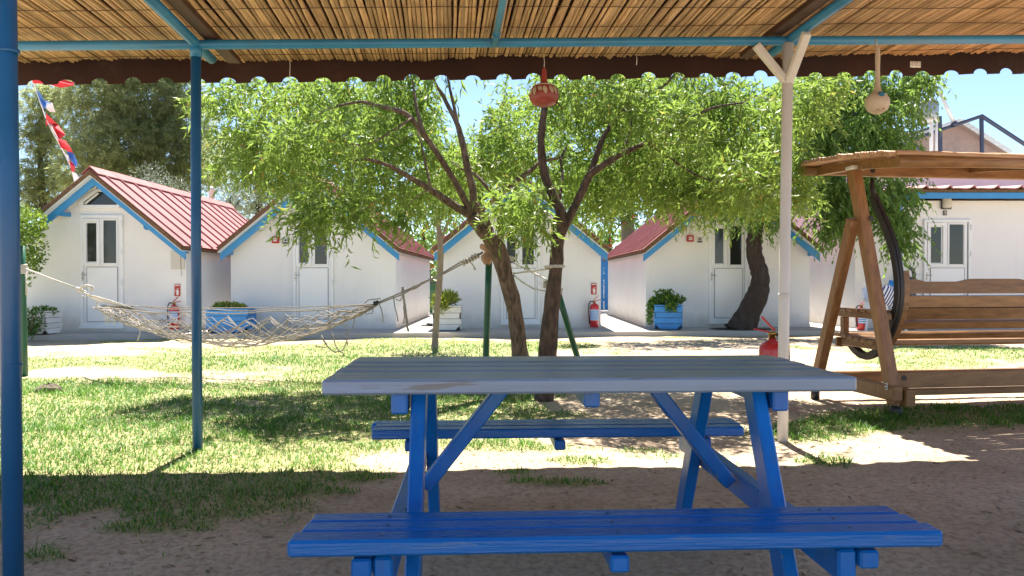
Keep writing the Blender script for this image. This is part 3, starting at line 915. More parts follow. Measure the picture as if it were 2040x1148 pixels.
# ------------------------------------------------------------------ cabins
SL = 0.82
SA = math.atan(SL)
sheet_cache = {}
def sheet_mesh(L, w):
    key = (round(L, 3), round(w, 3))
    if key in sheet_cache: return sheet_cache[key]
    mb = MB()
    h, r = .030, .035
    prof = [(0, 0), (0, .010), (w * .5 - r, .010), (w * .5 - r * .45, h + .010), (w * .5 + r * .45, h + .010), (w * .5 + r, .010), (w - .004, .010), (w - .004, 0)]
    mb.prism([(0, y, z) for (y, z) in prof], (L, 0, 0))
    sheet_cache[key] = mb.mesh('roof_sheet', M['roofred'])
    return sheet_cache[key]

def pvc_door(parent, x, z0, W, H, m_frame='pvc', mirror=False):
    """white plastic door: narrow tilt sash and fixed pane above, flat panel below; local frame of the parent, facade at y = 0"""
    k, kz = W / 240.0, H / 620.0
    X = lambda p: x + (p - 590) * k * (-1 if mirror else 1)
    Z = lambda p: z0 + (945 - p) * kz
    def fr(mb, xa, xb, za, zb, t, y, d):           # rectangular frame of four bars
        xa, xb = min(X(xa), X(xb)), max(X(xa), X(xb)); za, zb = min(Z(za), Z(zb)), max(Z(za), Z(zb))
        mb.box(((xa + xb) / 2, y, za + t / 2), (xb - xa, d, t), None, .004); mb.box(((xa + xb) / 2, y, zb - t / 2), (xb - xa, d, t), None, .004)
        mb.box((xa + t / 2, y, (za + zb) / 2), (t, d * .98, zb - za - 2 * t + .002), None, .004); mb.box((xb - t / 2, y, (za + zb) / 2), (t, d * .98, zb - za - 2 * t + .002), None, .004)
    def rect(mb, xa, xb, za, zb, y, d, ch=.004):
        xa, xb = min(X(xa), X(xb)), max(X(xa), X(xb)); za, zb = min(Z(za), Z(zb)), max(Z(za), Z(zb))
        mb.box(((xa + xb) / 2, y, (za + zb) / 2), (xb - xa, d, zb - za), None, ch)
    mb = MB(); fr(mb, 470, 710, 945, 325, .052, -.022, .06)
    door = mb.build('door', M[m_frame], parent)
    mb = MB(); rect(mb, 487, 693, 930, 340, -.008, .030)
    mb.build('door_leaf', M[m_frame], door)
    mb = MB(); rect(mb, 503, 680, 920, 612, -.0265, .010, .002); mb.build('panel_seal', M['seal'], door)
    mb = MB(); rect(mb, 506, 677, 917, 615, -.030, .010, .004); mb.build('lower_panel', M[m_frame], door)
    mb = MB(); rect(mb, 484, 696, 933, 337, -.012, .012, .002); mb.build('leaf_seal', M['seal'], door)
    mb = MB(); fr(mb, 487, 580, 605, 345, .055 if W > .6 else .045, -.036, .030); mb.build('tilt_sash', M[m_frame], door)
    mb = MB(); fr(mb, 592, 681, 600, 345, .028, -.032, .022); mb.build('pane_frame', M[m_frame], door)
    mb = MB(); rect(mb, 508, 558, 583, 370, -.026, .010, 0); mb.build('pane', M['glass'], door)
    mb = MB(); rect(mb, 600, 670, 592, 355, -.027, .010, 0); mb.build('pane', M['glass'], door)
    mb = MB(); rect(mb, 479, 488, 690, 640, -.050, .012, .003)
    xx, zz = X(483), Z(657)
    dx = .085 * (-1 if mirror else 1)
    mb.tube([(xx, -.05, zz), (xx, -.085, zz), (xx + dx * .15, -.092, zz), (xx + dx, -.09, zz - .003)], .009, 6); mb.build('handle', M['steel'], door)
    mb = MB(); mb.box((xx, -.058, Z(676)), (.012, .006, .02)); mb.build('keyhole', M['darkprint'], door)
    for zp in (372, 530, 700):
        mb = MB(); mb.tube([(X(707), -.058, Z(zp) - .05), (X(707), -.058, Z(zp) + .05)], .010, 6); mb.build('hinge', M[m_frame], door)
    mb = MB(); mb.box((x, -.035, z0 - .018), (W + .03, .09, .034), None, .004); mb.build('door_sill', M[m_frame], door)
    return door

def cabin(px_l, px_r, d, label, rib_w, door_px, left_cut=None, depth=6.0, chimney=False):
    xl, xr = (px_l - 1020) / FPX * d, (px_r - 1020) / FPX * d
    cx = (xl + xr) / 2; hw = (xr - xl) / 2
    t = thing('gabled_cabin', label, 'cabin', (cx, d, SLAB_Z), 0.0, 'white cabins in a row along the concrete walk')
    E, OV, OS = 1.555, .42, .10
    RZ = E + SL * hw
    mb = MB()
    mb.prism([(-hw, 0, -.05), (hw, 0, -.05), (hw, 0, E), (0, 0, RZ), (-hw, 0, E)], (0, depth, 0))
    mb.build('wall', M['plaster'], t)
    mb = MB()
    mb.box((0, -.008, .035), (2 * hw + .004, .016, .07), None, .004); mb.box((hw + .006, depth / 2, .035), (.012, depth, .07), None, .003); mb.box((-hw - .006, depth / 2, .035), (.012, depth, .07), None, .003)
    mb.build('plinth', M['plaster'], t)
    # roof: brown edged deck carrying ribbed red sheets
    ca, sa = math.cos(SA), math.sin(SA)
    Ls = {}
    mb = MB()
    th = .085
    z_at = lambda x: RZ - SL * abs(x) + .004
    xL = -(hw + OS) if left_cut is None else left_cut
    xR = hw + OS
    poly = [(xL, -OV, z_at(xL)), (0, -OV, z_at(0)), (xR, -OV, z_at(xR)), (xR, -OV, z_at(xR) + th), (0, -OV, z_at(0) + th), (xL, -OV, z_at(xL) + th)]
    # two slopes as separate prisms that meet at the ridge
    mb.prism([(xL, -OV, z_at(xL)), (0, -OV, z_at(0)), (0, -OV, z_at(0) + th), (xL, -OV, z_at(xL) + th)], (0, depth + OV + .25, 0))
    mb.prism([(.0, -OV, z_at(0)), (xR, -OV, z_at(xR)), (xR, -OV, z_at(xR) + th), (.0, -OV, z_at(0) + th)], (0, depth + OV + .25, 0))
    roof = mb.build('roof', M['verge'], t)
    for s, xe in ((1, xR), (-1, xL)):
        L = abs(xe) / ca + .03
        n = int((depth + OV + .22) / rib_w)
        w = (depth + OV + .22) / n
        me = sheet_mesh(L, w)
        for i in range(n):
            y = -OV + .012 + i * w
            o = bpy.data.objects.new('roof_sheet', me); link(o); o.parent = roof
            o.location = (s * .006, y if s > 0 else y + w, z_at(0) + th + .006 + random.uniform(-.003, .003))
            o.rotation_euler = (0, SA, 0) if s > 0 else (0, SA, math.pi)
    mb = MB()
    n = 9
    seg = (depth + OV + .22) / n
    for i in range(n):
        y0 = -OV + .0 + i * seg
        mb.prism([(-.15, y0, z_at(0) + th - .075), (0, y0, z_at(0) + th + .060 + .004 * (i % 2)), (.15, y0, z_at(0) + th - .075), (.15, y0, z_at(0) + th - .055), (0, y0, z_at(0) + th + .080 + .004 * (i % 2)), (-.15, y0, z_at(0) + th - .055)], (0, seg * 1.0 - .003, 0))
    mb.build('ridge_cap', M['roofred'], roof)
    # white soffit boards and blue barge boards under the overhang
    for s, xe in ((1, xR), (-1, xL)):
        mb = MB(); a, b = abs(xe), .0
        mb.prism([(s * .004, -OV + .006, z_at(0) - .014), (s * a, -OV + .006, z_at(a) - .014), (s * a, -OV + .006, z_at(a) - .002), (s * .004, -OV + .006, z_at(0) - .002)], (0, OV - .008, 0))
        mb.build('soffit', M['pvc'], t)
        mb = MB()
        bt = .115 / ca
        mb.prism([(s * .002, -.27, z_at(0) - .016), (s * a, -.27, z_at(a) - .016), (s * a, -.27, z_at(a) - .016 - bt), (s * .002, -.27, z_at(0) - .016 - bt)], (0, .03, 0))
        mb.build('barge_board', M['trimblue'], t)
        if left_cut is None or s > 0:
            mb = MB(); mb.box((s * (a - .10), -.12, z_at(a - .10) - .016 - .075), (.09, .26, .07), None, .004); mb.build('purlin_end', M['trimblue'], t)
        else:
            mb = MB(); mb.box((-.62, -.12, z_at(.62) - .016 - .145), (.09, .26, .07), None, .004); mb.build('purlin_end', M['trimblue'], t)
    # door and gable window
    dx = (door_px - 1020) / FPX * d - cx
    pvc_door(t, dx, .10, .775, 2.03)
    mb = MB()
    out = [(-.40, 2.255), (.33, 2.255), (.33, 2.42), (.06, 2.60), (-.10, 2.60), (-.40, 2.385)]
    inn = [(-.325, 2.315), (.285, 2.315), (.285, 2.40), (.05, 2.555), (-.07, 2.555), (-.325, 2.365)]
    vs, fs = [], []
    for (a, z) in out: vs += [(dx + a, -.045, z), (dx + a, .0, z)]
    for (a, z) in inn: vs += [(dx + a, -.045, z), (dx + a, -.004, z)]
    k = len(out)
    for i in range(k):
        j = (i + 1) % k
        fs += [(2 * i, 2 * j, 2 * k + 2 * j, 2 * k + 2 * i), (2 * i + 1, 2 * j + 1, 2 * j, 2 * i), (2 * k + 2 * i, 2 * k + 2 * j, 2 * k + 2 * j + 1, 2 * k + 2 * i + 1)]
    mb.add(vs, fs)
    gw = mb.build('gable_window', M['pvc'], t)
    mb = MB(); mb.prism([(dx + a, -.020, z) for (a, z) in inn], (0, .012, 0)); mb.build('pane', M['glass'], gw)
    mb = MB(); mb.beam((dx - .30, -.036, 2.335), (dx - .05, -.036, 2.53), .028, .03, (0, 1, 0), .003); mb.build('vent_bar', M['pvc'], gw)
    if chimney:
        mb = MB(); p = P(418, 380, d + depth + .1); q = MW[t.name].inverted() @ p
        mb.lathe([(.075, 1.2), (.075, q.z + .02), (.11, q.z + .025), (.11, q.z + .05), (.02, q.z + .13), (0, q.z + .13)], 12, (q.x, q.y + .1, 0)); mb.build('flue_pipe', M['whiteplate'], t)
    return t, hw, E

C1, hw1, E1 = cabin(39, 371, 13.75, 'white cabin with printed notice by its roof corner and red roof in full sun', .50, 205, left_cut=-.90, chimney=True)
C2, hw2, E2 = cabin(460, 789, 14.6, 'white cabin behind the hammock with leafy branches hanging over its door', .30, 625)
C3, hw3, E3 = cabin(878, 1197, 14.95, 'white cabin behind the two green hammock posts with forked tree trunks before its door', .30, 1037)
C4, hw4, E4 = cabin(1287, 1613, 15.2, 'white cabin with a crooked dark tree trunk in front of its door', .30, 1450)

def wall_pt(px, py, d): return P(px, py, d)

# notice on cabin 1 with a loose wire
p = wall_pt(354, 518, 13.73)
t = thing('notice_sheet', 'printed paper notice on white wall under the roof corner', 'notice', p)
mb = MB(); mb.box((0, 0, 0), (.245, .006, .34)); mb.build('sheet', M['notice'], t)
mb = MB(); mb.tube([(.06, -.012, .20), (.062, -.016, .0), (.07, -.02, -.17), (.085, -.018, -.30)], .0035, 5); mb.build('hanging_wire', M['greyplastic'], t)
# bulkhead lamp in the gable
p = wall_pt(181, 372, 13.73)
t = thing('bulkhead_lamp', 'white oval caged lamp in the gable over the dark attic window', 'lamp', p)
mb = MB(); mb.lathe([(.12, 0), (.12, .03), (.10, .05)], 18, rot=Matrix.Rotation(RAD(90), 3, 'X'), squash=(1, .62)); mb.build('lamp_base', M['pvc'], t)
mb = MB(); mb.lathe([(.092, .045), (.085, .07), (.05, .092), (0, .097)], 16, rot=Matrix.Rotation(RAD(90), 3, 'X'), squash=(1, .62)); mb.build('lamp_glass', M['ceramic'], t)
mb = MB()
for k in range(-3, 4):
    w = .105 * (1 - .04 * k * k)
    h = .065 * math.sqrt(max(.05, 1 - (k / 3.6) ** 2))
    mb.tube([(k * .028, -.05, -h), (k * .028, -.095, -h * .6), (k * .028, -.105, 0), (k * .028, -.095, h * .6), (k * .028, -.05, h)], .005, 5)
mb.build('wire_cage', M['whiteplate'], t)
# round fitting under the eave of cabin 1
p = wall_pt(294, 451, 13.73)
t = thing('round_wall_fitting', 'small grey ring fitting under the blue eave of the sunlit cabin', 'wall fitting', p)
mb = MB(); mb.lathe([(.066, 0), (.07, .02), (.05, .035), (.04, .02), (.04, 0)], 16, rot=Matrix.Rotation(RAD(90), 3, 'X')); mb.build('ring', M['trimblue'], t)
mb = MB(); mb.lathe([(.042, .012), (.03, .024), (0, .026)], 14, rot=Matrix.Rotation(RAD(90), 3, 'X')); mb.build('lens', M['whiteplate'], t)

def text_mesh(s, size, m, ext=.002):
    cu = bpy.data.curves.new('digit', 'FONT'); cu.body = s; cu.size = size; cu.extrude = ext; cu.align_x = 'CENTER'; cu.align_y = 'CENTER'
    ob = bpy.data.objects.new('tmp', cu); link(ob)
    dg = bpy.context.evaluated_depsgraph_get(); dg.update()
    me = bpy.data.meshes.new_from_object(ob.evaluated_get(dg))
    bpy.data.objects.remove(ob); me.materials.clear(); me.materials.append(m)
    return me

# alarm boxes and number plates
for (px, py, d, lab, lab2) in ((549.5, 478, 14.58, 'red fire alarm box left of the leaf-covered door', 'small number plate beside the alarm box left of the leaf-covered door'),
                               (1374.5, 475.5, 15.18, 'red fire alarm box beside the door with the crooked trunk', 'small number plate between the alarm box and the crooked trunk door')):
    t = thing('alarm_box', lab, 'fire alarm', wall_pt(px, py, d), 0, 'red fire alarm boxes')
    mb = MB(); mb.box((0, -.022, 0), (.135, .045, .13), None, .006); mb.build('housing', M['redmat'], t)
    mb = MB(); mb.box((0, -.048, 0), (.070, .008, .064), None, .002); mb.build('window', M['whiteprint'], t)
    mb = MB(); mb.box((0, -.0535, 0), (.046, .003, .014)); mb.build('bar', M['signred'], t)
    mb = MB(); mb.tube([(0, -.012, .066), (0, -.012, .32), (0, -.012, .62)], .009, 6); mb.build('conduit', M['plaster'], t)
    t = thing('number_plate', lab2, 'number plate', wall_pt(px + 19.5, py + 3, d), 0, 'small cabin number plates')
    mb = MB(); mb.box((0, -.003, 0), (.10, .006, .11), None, .002); mb.build('plate', M['whiteplate'], t)
    mb = MB(); mb.box((0, -.0075, -.033), (.096, .003, .034)); mb.build('dark_strip', M['darkprint'], t)
    mb = MB(); mb.lathe([(.022, 0), (.022, .003), (.015, .003), (.015, 0)], 14, (0, -.0065, .02), rot=Matrix.Rotation(RAD(90), 3, 'X')); mb.build('ring_mark', M['darkprint'], t)

# fire extinguishers on the walls and their signs
def extinguisher(name, label, loc, r=.085, h=.42, rz=0.0, group='red fire extinguishers', hose_side=-1, label_on=True, mk='red'):
    t = thing(name, label, 'fire extinguisher', loc, rz, group)
    mb = MB(); mb.lathe([(r * .93, 0), (r, .012), (r, h * .86), (r * .93, h * .93), (r * .62, h * .985), (r * .3, h * 1.01), (r * .3, h * 1.03)], 20); mb.build('cylinder', M[mk], t)
    mb = MB(); mb.lathe([(r * .26, h * 1.02), (r * .26, h * 1.09), (r * .34, h * 1.09), (r * .34, h * 1.13), (r * .15, h * 1.14)], 12); mb.build('valve', M['brass'], t)
    s = hose_side
    mb = MB(); mb.beam((0, 0, h * 1.12), (-s * r * 1.5, -.01, h * 1.18), .024, .012, ch=.002); mb.build('lower_lever', M['redmat'], t)
    mb = MB(); mb.beam((s * r * .2, 0, h * 1.15), (-s * r * .9, -.01, h * 1.36), .024, .012, ch=.002); mb.build('upper_lever', M['redmat'], t)
    mb = MB(); mb.tube([(s * r * .2, -.005, h * 1.09), (s * r * .9, -.01, h * 1.11), (s * r * 1.22, -.012, h * .98), (s * r * 1.28, -.012, h * .7), (s * r * 1.22, -.012, h * .42), (s * r * 1.1, -.012, h * .28)], .012, 8); mb.build('hose', M['blackplastic'], t)
    mb = MB(); mb.tube([(s * r * 1.1, -.012, h * .30), (s * r * 1.02, -.014, h * .14)], [.014, .02], 8); mb.build('nozzle', M['blackplastic'], t)
    if label_on:
        mb = MB()
        n = 12
        vs, fs = [], []
        for k in range(n + 1):
            a = RAD(-155 + 130 * k / n)
            for z in (h * .30, h * .76): vs.append(((r + .002) * math.cos(a), (r + .002) * math.sin(a), z))
        for k in range(n): fs.append((2 * k, 2 * k + 2, 2 * k + 3, 2 * k + 1))
        mb.add(vs, fs, True); mb.build('label', M['labelprint'], t)
    return t
def on_wall(px, py, d): return P(px, py, d)
extinguisher('fire_extinguisher', 'red fire extinguisher beneath the notice on the white wall, seen through the hammock end', P(347, 656, 13.60), r=.088, h=.43)
extinguisher('fire_extinguisher', 'red fire extinguisher low on the white wall right of the tree with rope', P(1184, 652, 14.80), r=.088, h=.46)
for (px, py, d, lab) in ((353.5, 578, 13.74, 'red extinguisher sign under the notice near the cabin corner'), (1183, 575.5, 14.94, 'red extinguisher sign above the extinguisher behind the forked tree')):
    t = thing('extinguisher_sign', lab, 'sign', P(px, py, d), 0, 'red extinguisher signs')
    mb = MB(); mb.box((0, -.004, 0), (.105, .006, .225), None, .002); mb.build('plate', M['signred'], t)
    mb = MB(); mb.box((0, -.0085, .088), (.085, .003, .022)); mb.build('white_band', M['whiteprint'], t)
    mb = MB(); mb.box((0, -.0085, -.022), (.091, .002, .165)); mb.box((0, -.0100, -.022), (.083, .002, .157)); mb.build('frame_print', M['signred'], t)
    mb = MB(); mb.lathe([(.021, -.075), (.022, .0), (.019, .012), (.007, .02), (.007, .034)], 12, (.006, -.011, -.02), squash=(1, .1)); mb.beam((-.008, -.0118, .018), (.028, -.0118, .030), .003, .008, ch=0)
    mb.tube([(-.004, -.0118, .010), (-.024, -.0118, .0), (-.026, -.0118, -.04)], .004, 5); mb.build('pictogram', M['whiteprint'], t)

# ------------------------------------------------------------------ annex with the door number 5
AX, AY = 6.72, 14.75
ann = thing('annex_building', 'white annex with door number 5, blue fascia and tiled eave behind the wooden swing', 'building', (AX, AY, SLAB_Z), 0)
mb = MB(); mb.box((6.0, 2.5, 1.25), (12.0, 5.0, 2.5)); mb.build('wall', M['plaster'], ann)
mb = MB(); mb.box((6.25, -.42, 2.555), (11.0, .03, .115), None, .003); mb.build('fascia', M['trimblue'], ann)
mb = MB(); mb.beam((.80, -.42, 2.50), (.62, -.02, 2.30), .04, .05, (1, 0, 0)); mb.build('fascia_bracket', M['trimblue'], ann)
mb = MB(); mb.box((6.2, -.2, 2.59), (11.1, .40, .02)); mb.build('soffit', M['pvc'], ann)
mb = MB(); mb.prism([(.70, -.46, 2.615), (.70, 4.8, 3.0), (.70, 4.8, 3.05), (.70, -.46, 2.665)], (11.2, 0, 0)); roof5 = mb.build('roof', M['verge'], ann)
mbt = MB()
L5 = 5.3
prof = []
for k in range(9):
    x = .45 * k / 8
    prof.append((x, .055 * max(0, math.sin(math.pi * (x - .33) / .12)) if x > .33 else .004 * math.sin(x * 20)))
vs = []; fs = []
for yy in (0, L5):
    for (x, z) in prof: vs.append((x, yy, z + .02))
for yy in (0, L5):
    for (x, z) in prof: vs.append((x, yy, z))
n = len(prof)
for k in range(n - 1):
    fs += [(k, k + 1, n + k + 1, n + k), (2 * n + k, 3 * n + k, 3 * n + k + 1, 2 * n + k + 1), (2 * n + k, 2 * n + k + 1, k + 1, k)]
mbt.add(vs, fs)
tile_me = mbt.mesh('roof_tile', M['rooftile'])
for k in range(24):
    o = bpy.data.objects.new('roof_tile', tile_me); link(o); o.parent = roof5
    o.location = (.72 + .45 * k, -.50, 2.672); o.rotation_euler = (math.atan2(.385, 5.26), 0, 0)
p = MW[ann.name].inverted() @ P(1793, 500, AY - .05)
mb = MB(); mb.box((p.x, -.03, 1.28), (.085, .05, 2.5), None, .004); mb.build('corner_strip', M['trimblue'], ann)
dxa = (1885 - 1020) / FPX * AY - AX
pvc_door(ann, dxa, .10, .92, 2.03)
# second door half seen to the far end
pvc_door(ann, dxa + 2.25, .10, .92, 2.03)
t = thing('wall_lamp', 'cream rounded wall lamp above the door number 5', 'lamp', P(1884, 405, AY - .02))
mb = MB(); mb.box((0, -.02, 0), (.20, .04, .24), None, .012); mb.build('lamp_base', M['greyplastic'], t)
mb = MB(); mb.lathe([(.0, -.105), (.07, -.10), (.088, -.06), (.088, .06), (.07, .10), (0, .105)], 12, (0, -.045, 0), squash=(1, .6)); mb.build('lamp_glass', M['ceramic'], t)
t = thing('door_number', 'black plate with a white 5 above the annex door', 'number plate', P(1882.5, 424.5, AY - .01))
mb = MB(); mb.box((0, -.005, 0), (.068, .01, .095), None, .002); mb.build('plate', M['darkpaint'], t)
place('digit', text_mesh('5', .10, M['whiteprint']), t, (0, -.0125, 0), (RAD(90), 0, 0))
t = thing('wall_socket', 'small cream socket on the annex wall beside the blue strip', 'socket', P(1818, 513, AY - .02))
mb = MB(); mb.box((0, -.012, 0), (.08, .03, .08), None, .006); mb.build('box', M['ceramic'], t); mb = MB(); mb.lathe([(.024, .026), (.024, .03), (.018, .029)], 12, rot=Matrix.Rotation(RAD(90), 3, 'X')); mb.build('socket_face', M['greyplastic'], t)
mb = MB(); pts = []
for k in range(14):
    q = P(1890 + 16 * k, 398 + 1.5 * math.sin(k * 1.3), AY - .03); pts.append(q)
t = thing('eave_cable', 'thin dark cable sagging along the wall under the blue fascia', 'cable', pts[0])
mb.world = True; mb.tube(pts, .008, 5); mb.build('cable', M['greyplastic'], t)

# white raised house block, domed roof, gable canopy on a steel frame, pole and water tank beyond the annex
bk = thing('upper_house', 'pale lilac house wall rising behind the tiled eave of the annex', 'building', (AX + .4, AY + 5.1, 0))
mb = MB(); mb.box((7, 3, 1.95), (14, 6, 3.9)); mb.build('wall', M['lilacwall'], bk)
mb = MB(); mb.box((7, 3, 3.93), (14.3, 6.3, .06), None, .01); mb.build('roof_edge', M['whiteplate'], bk)
q = P(1945, 300, 21.5)
mb = MB(); prof = [(-1.9, 0), (-1.2, .16), (-.55, .34), (0, .40), (.55, .34), (1.2, .16), (1.9, 0)]
mb.prism([(q.x - bk.location.x + x, 1.4, 3.965 + z * 1.1) for (x, z) in prof], (0, 3, 0)); mb.build('domed_roof', M['whiteplate'], bk)
gd = 26.0
gp = P(1900, 300, gd)
gab = thing('gable_canopy', 'brown gable canopy roof with pale edges on a dark steel frame above the annex', 'canopy', (gp.x, gd, 0))
W = lambda px, py, dd=0: MW[gab.name].inverted() @ P(px, py, gd + dd)
def add_tube_part(name, pts, r, m, n=6):
    mb = MB(); mb.tube(pts, r, n, smooth=False); return mb.build(name, m, gab)
a, b, c = W(1902, 248), W(1778, 286), W(2000, 310)
mb = MB(); mb.prism([a, b, b + Vector((0, 0, -1.8)), c + Vector((0, 0, -1.2)), c], (0, .12, 0)); mb.build('gable_panel', M['roofbrown'], gab)
for (s, e, nm) in ((a, b, 'roof_plane'), (a, c, 'roof_plane')):
    mb = MB(); mb.prism([s + Vector((0, -.35, 0)), e + Vector((0, -.35, 0)), e + Vector((0, -.35, .09)), s + Vector((0, -.35, .09))], (0, 5, 0)); mb.build(nm, M['roofbrown'], gab)
    mb = MB(); mb.beam(s + Vector((0, -.37, .05)), e + Vector((0, -.37, .05)), .03, .16, ch=.004); mb.build('edge_board', M['whiteplate'], gab)
add_tube_part('steel_beam', [W(1795, 286, -.9), W(1957, 231, -.9)], .065, M['darksteel'])
add_tube_part('steel_beam', [W(1955, 231, -.9), W(2060, 300, -.9)], .065, M['darksteel'])
for (px, y0) in ((1806, 262), (1872, 232), (1955, 230)):
    add_tube_part('steel_post', [W(px, y0, -.9), W(px + 2, 330, -.9)], .065, M['darksteel'])
add_tube_part('steel_strut', [W(1811, 282, -.8), W(1838, 302, -.8)], .05, M['darksteel'])
add_tube_part('steel_strut', [W(1800, 273, -.8), W(1872, 248, -.8)], .05, M['darksteel'])
t = thing('leaning_pole', 'pale pole leaning against the sky over the gable canopy', 'pole', P(1901, 250, gd - 1))
mb = MB(world=True); mb.tube([P(1871, 182, gd - 1), P(1902, 248, gd - 1)], .06, 8); mb.build('pole', M['polewhite'], t)
mb = MB(world=True); mb.tube([P(1899, 243, gd - 1), P(1904, 251, gd - 1)], .10, 8); mb.build('pole_foot', M['darksteel'], t)
t = thing('water_tank', 'grey water tank on two white pipes half hidden by the leafy tree', 'water tank', P(1855, 330, gd - 3))
mb = MB(world=True)
c0 = P(1850, 222, gd - 3); mb.lathe([(.0, -.36), (.26, -.36), (.28, -.30), (.28, .24), (.2, .34), (0, .37)], 16, c0); mb.build('tank', M['steel'], t)
for px in (1856, 1866):
    mb = MB(world=True); mb.tube([P(px, 212, gd - 3.1), P(px - 1, 330, gd - 3.1)], .055 if px == 1856 else .04, 8); mb.build('support_pipe', M['polewhite'], t)

# blue gate seen between two cabins
t = thing('plank_gate', 'blue plank gate in the gap between two cabins', 'gate', (G(1203, 640).x * 24.5 / G(1203, 640).y, 24.5, 0))
for k in range(10):
    mb = MB(); mb.box((-.9 + k * .2, 0, 1.0), (.19, .03, 1.9 + .02 * (k % 3)), None, .004); mb.build('plank', M['planterblue'], t)
for z in (.4, 1.6):
    mb = MB(); mb.box((0, .035, z), (2.0, .04, .1), None, .004); mb.build('rail', M['planterblue'], t)
# dark bin in the gap beside the sapling
t = thing('waste_bin', 'dark green bin in the gap between two cabins behind the sapling', 'bin', (P(862, 640, 22).x, 22, SLAB_Z))
mb = MB(); mb.prism([(-.26, -.26, 0), (.26, -.26, 0), (.26, .26, 0), (-.26, .26, 0)], (0, 0, .85)); mb.build('bin_body', M['green'], t)
mb = MB(); mb.box((0, 0, .89), (.60, .60, .06), None, .02); mb.build('lid', M['greyplastic'], t)

# ------------------------------------------------------------------ planters
def planter(name, label, loc, W, H, mk, rz=0.0, group='slatted planter boxes on the walk', side_m=None):
    t = thing(name, label, 'planter', loc, rz, group)
    n = 4
    bh = (H - .03) / n
    D = W * .92
    for face in range(4):
        R4 = Matrix.Rotation(face * math.pi / 2, 3, 'Z')
        wd = (W if face % 2 == 0 else D)
        off = (D if face % 2 == 0 else W) / 2
        for k in range(n):
            z0 = .015 + k * bh
            mb = MB()
            if k == 0:      # bottom board with both ends cut off at a slant
                c = wd * .19
                pts = [(-wd / 2 + c, -off, z0), (wd / 2 - c, -off, z0), (wd / 2, -off, z0 + bh - .006), (-wd / 2, -off, z0 + bh - .006)]
            else:
                pts = [(-wd / 2, -off, z0), (wd / 2, -off, z0), (wd / 2, -off, z0 + bh - .008), (-wd / 2, -off, z0 + bh - .008)]
            pts = [R4 @ Vector((p[0], p[1] - .003 * (k % 2), p[2])) for p in pts]
            mb.prism(pts, R4 @ Vector((0, .022, 0)))
            mb.build('board', M[mk if (face % 2 == 0 or side_m is None) else side_m], t)
    mb = MB(); 
    for face in range(4):
        R4 = Matrix.Rotation(face * math.pi / 2, 3, 'Z')
        off = (D if face % 2 == 0 else W) / 2; wd = (W if face % 2 == 0 else D)
        mb.box(R4 @ Vector((0, -off + .012, H)), (wd + .03, .05, .022) if face % 2 == 0 else (.05, wd - .0, .02), None, .003)
    mb.build('rim', M[mk], t)
    mb = MB(); mb.box((0, 0, H * .45), (W - .06, D - .06, H * .82)); mb.build('soil', M['soilpot'], t)
    return t
PL = []
def pl(px, py, d, W, H, mk, lab, rz=0.0, side=None):
    p = P(px, py, d); p.z = SLAB_Z + .003
    planter('planter_box', lab, p, W, H, mk, rz, side_m=side); return p
p1 = pl(85, 663, 13.2, .44, .40, 'planterwhite', 'white slatted planter beside the hedge at the end cabin', RAD(-8))
p2 = pl(462, 665, 13.75, .72, .42, 'planterblue', 'wide blue slatted planter behind the hammock netting', RAD(6))
p3 = pl(892, 660, 14.2, .52, .46, 'planterwhite', 'white slatted planter of upright yellow-green plants near the thin sapling')
p4 = pl(1330, 660, 14.55, .52, .46, 'planterblue', 'blue slatted planter with trailing leaves beside the crooked trunk', RAD(-8), None)

# slippers on the walk by the sapling
sp_ = P(851, 650, 15.4)
for k in (0, 1):
    t = thing('slipper', ('dark slipper on the sunlit walk touching the white planter side', 'dark slipper lying behind its pair on the sunlit walk')[k], 'slipper', (sp_.x + k * .14, sp_.y + .1 * k, SLAB_Z + .002), 0, 'slippers on the walk')
    mb = MB(); mb.lathe([(.0, 0), (.11, .0), (.12, .02), (.10, .03)], 12, squash=(1.1, .42)); mb.build('sole', M['greyplastic'], t)
    mb = MB(); mb.lathe([(.075, .02), (.07, .05), (.04, .07), (0, .075)], 12, (.045, 0, 0), squash=(1, .5)); mb.build('strap', M['blackplastic'], t)
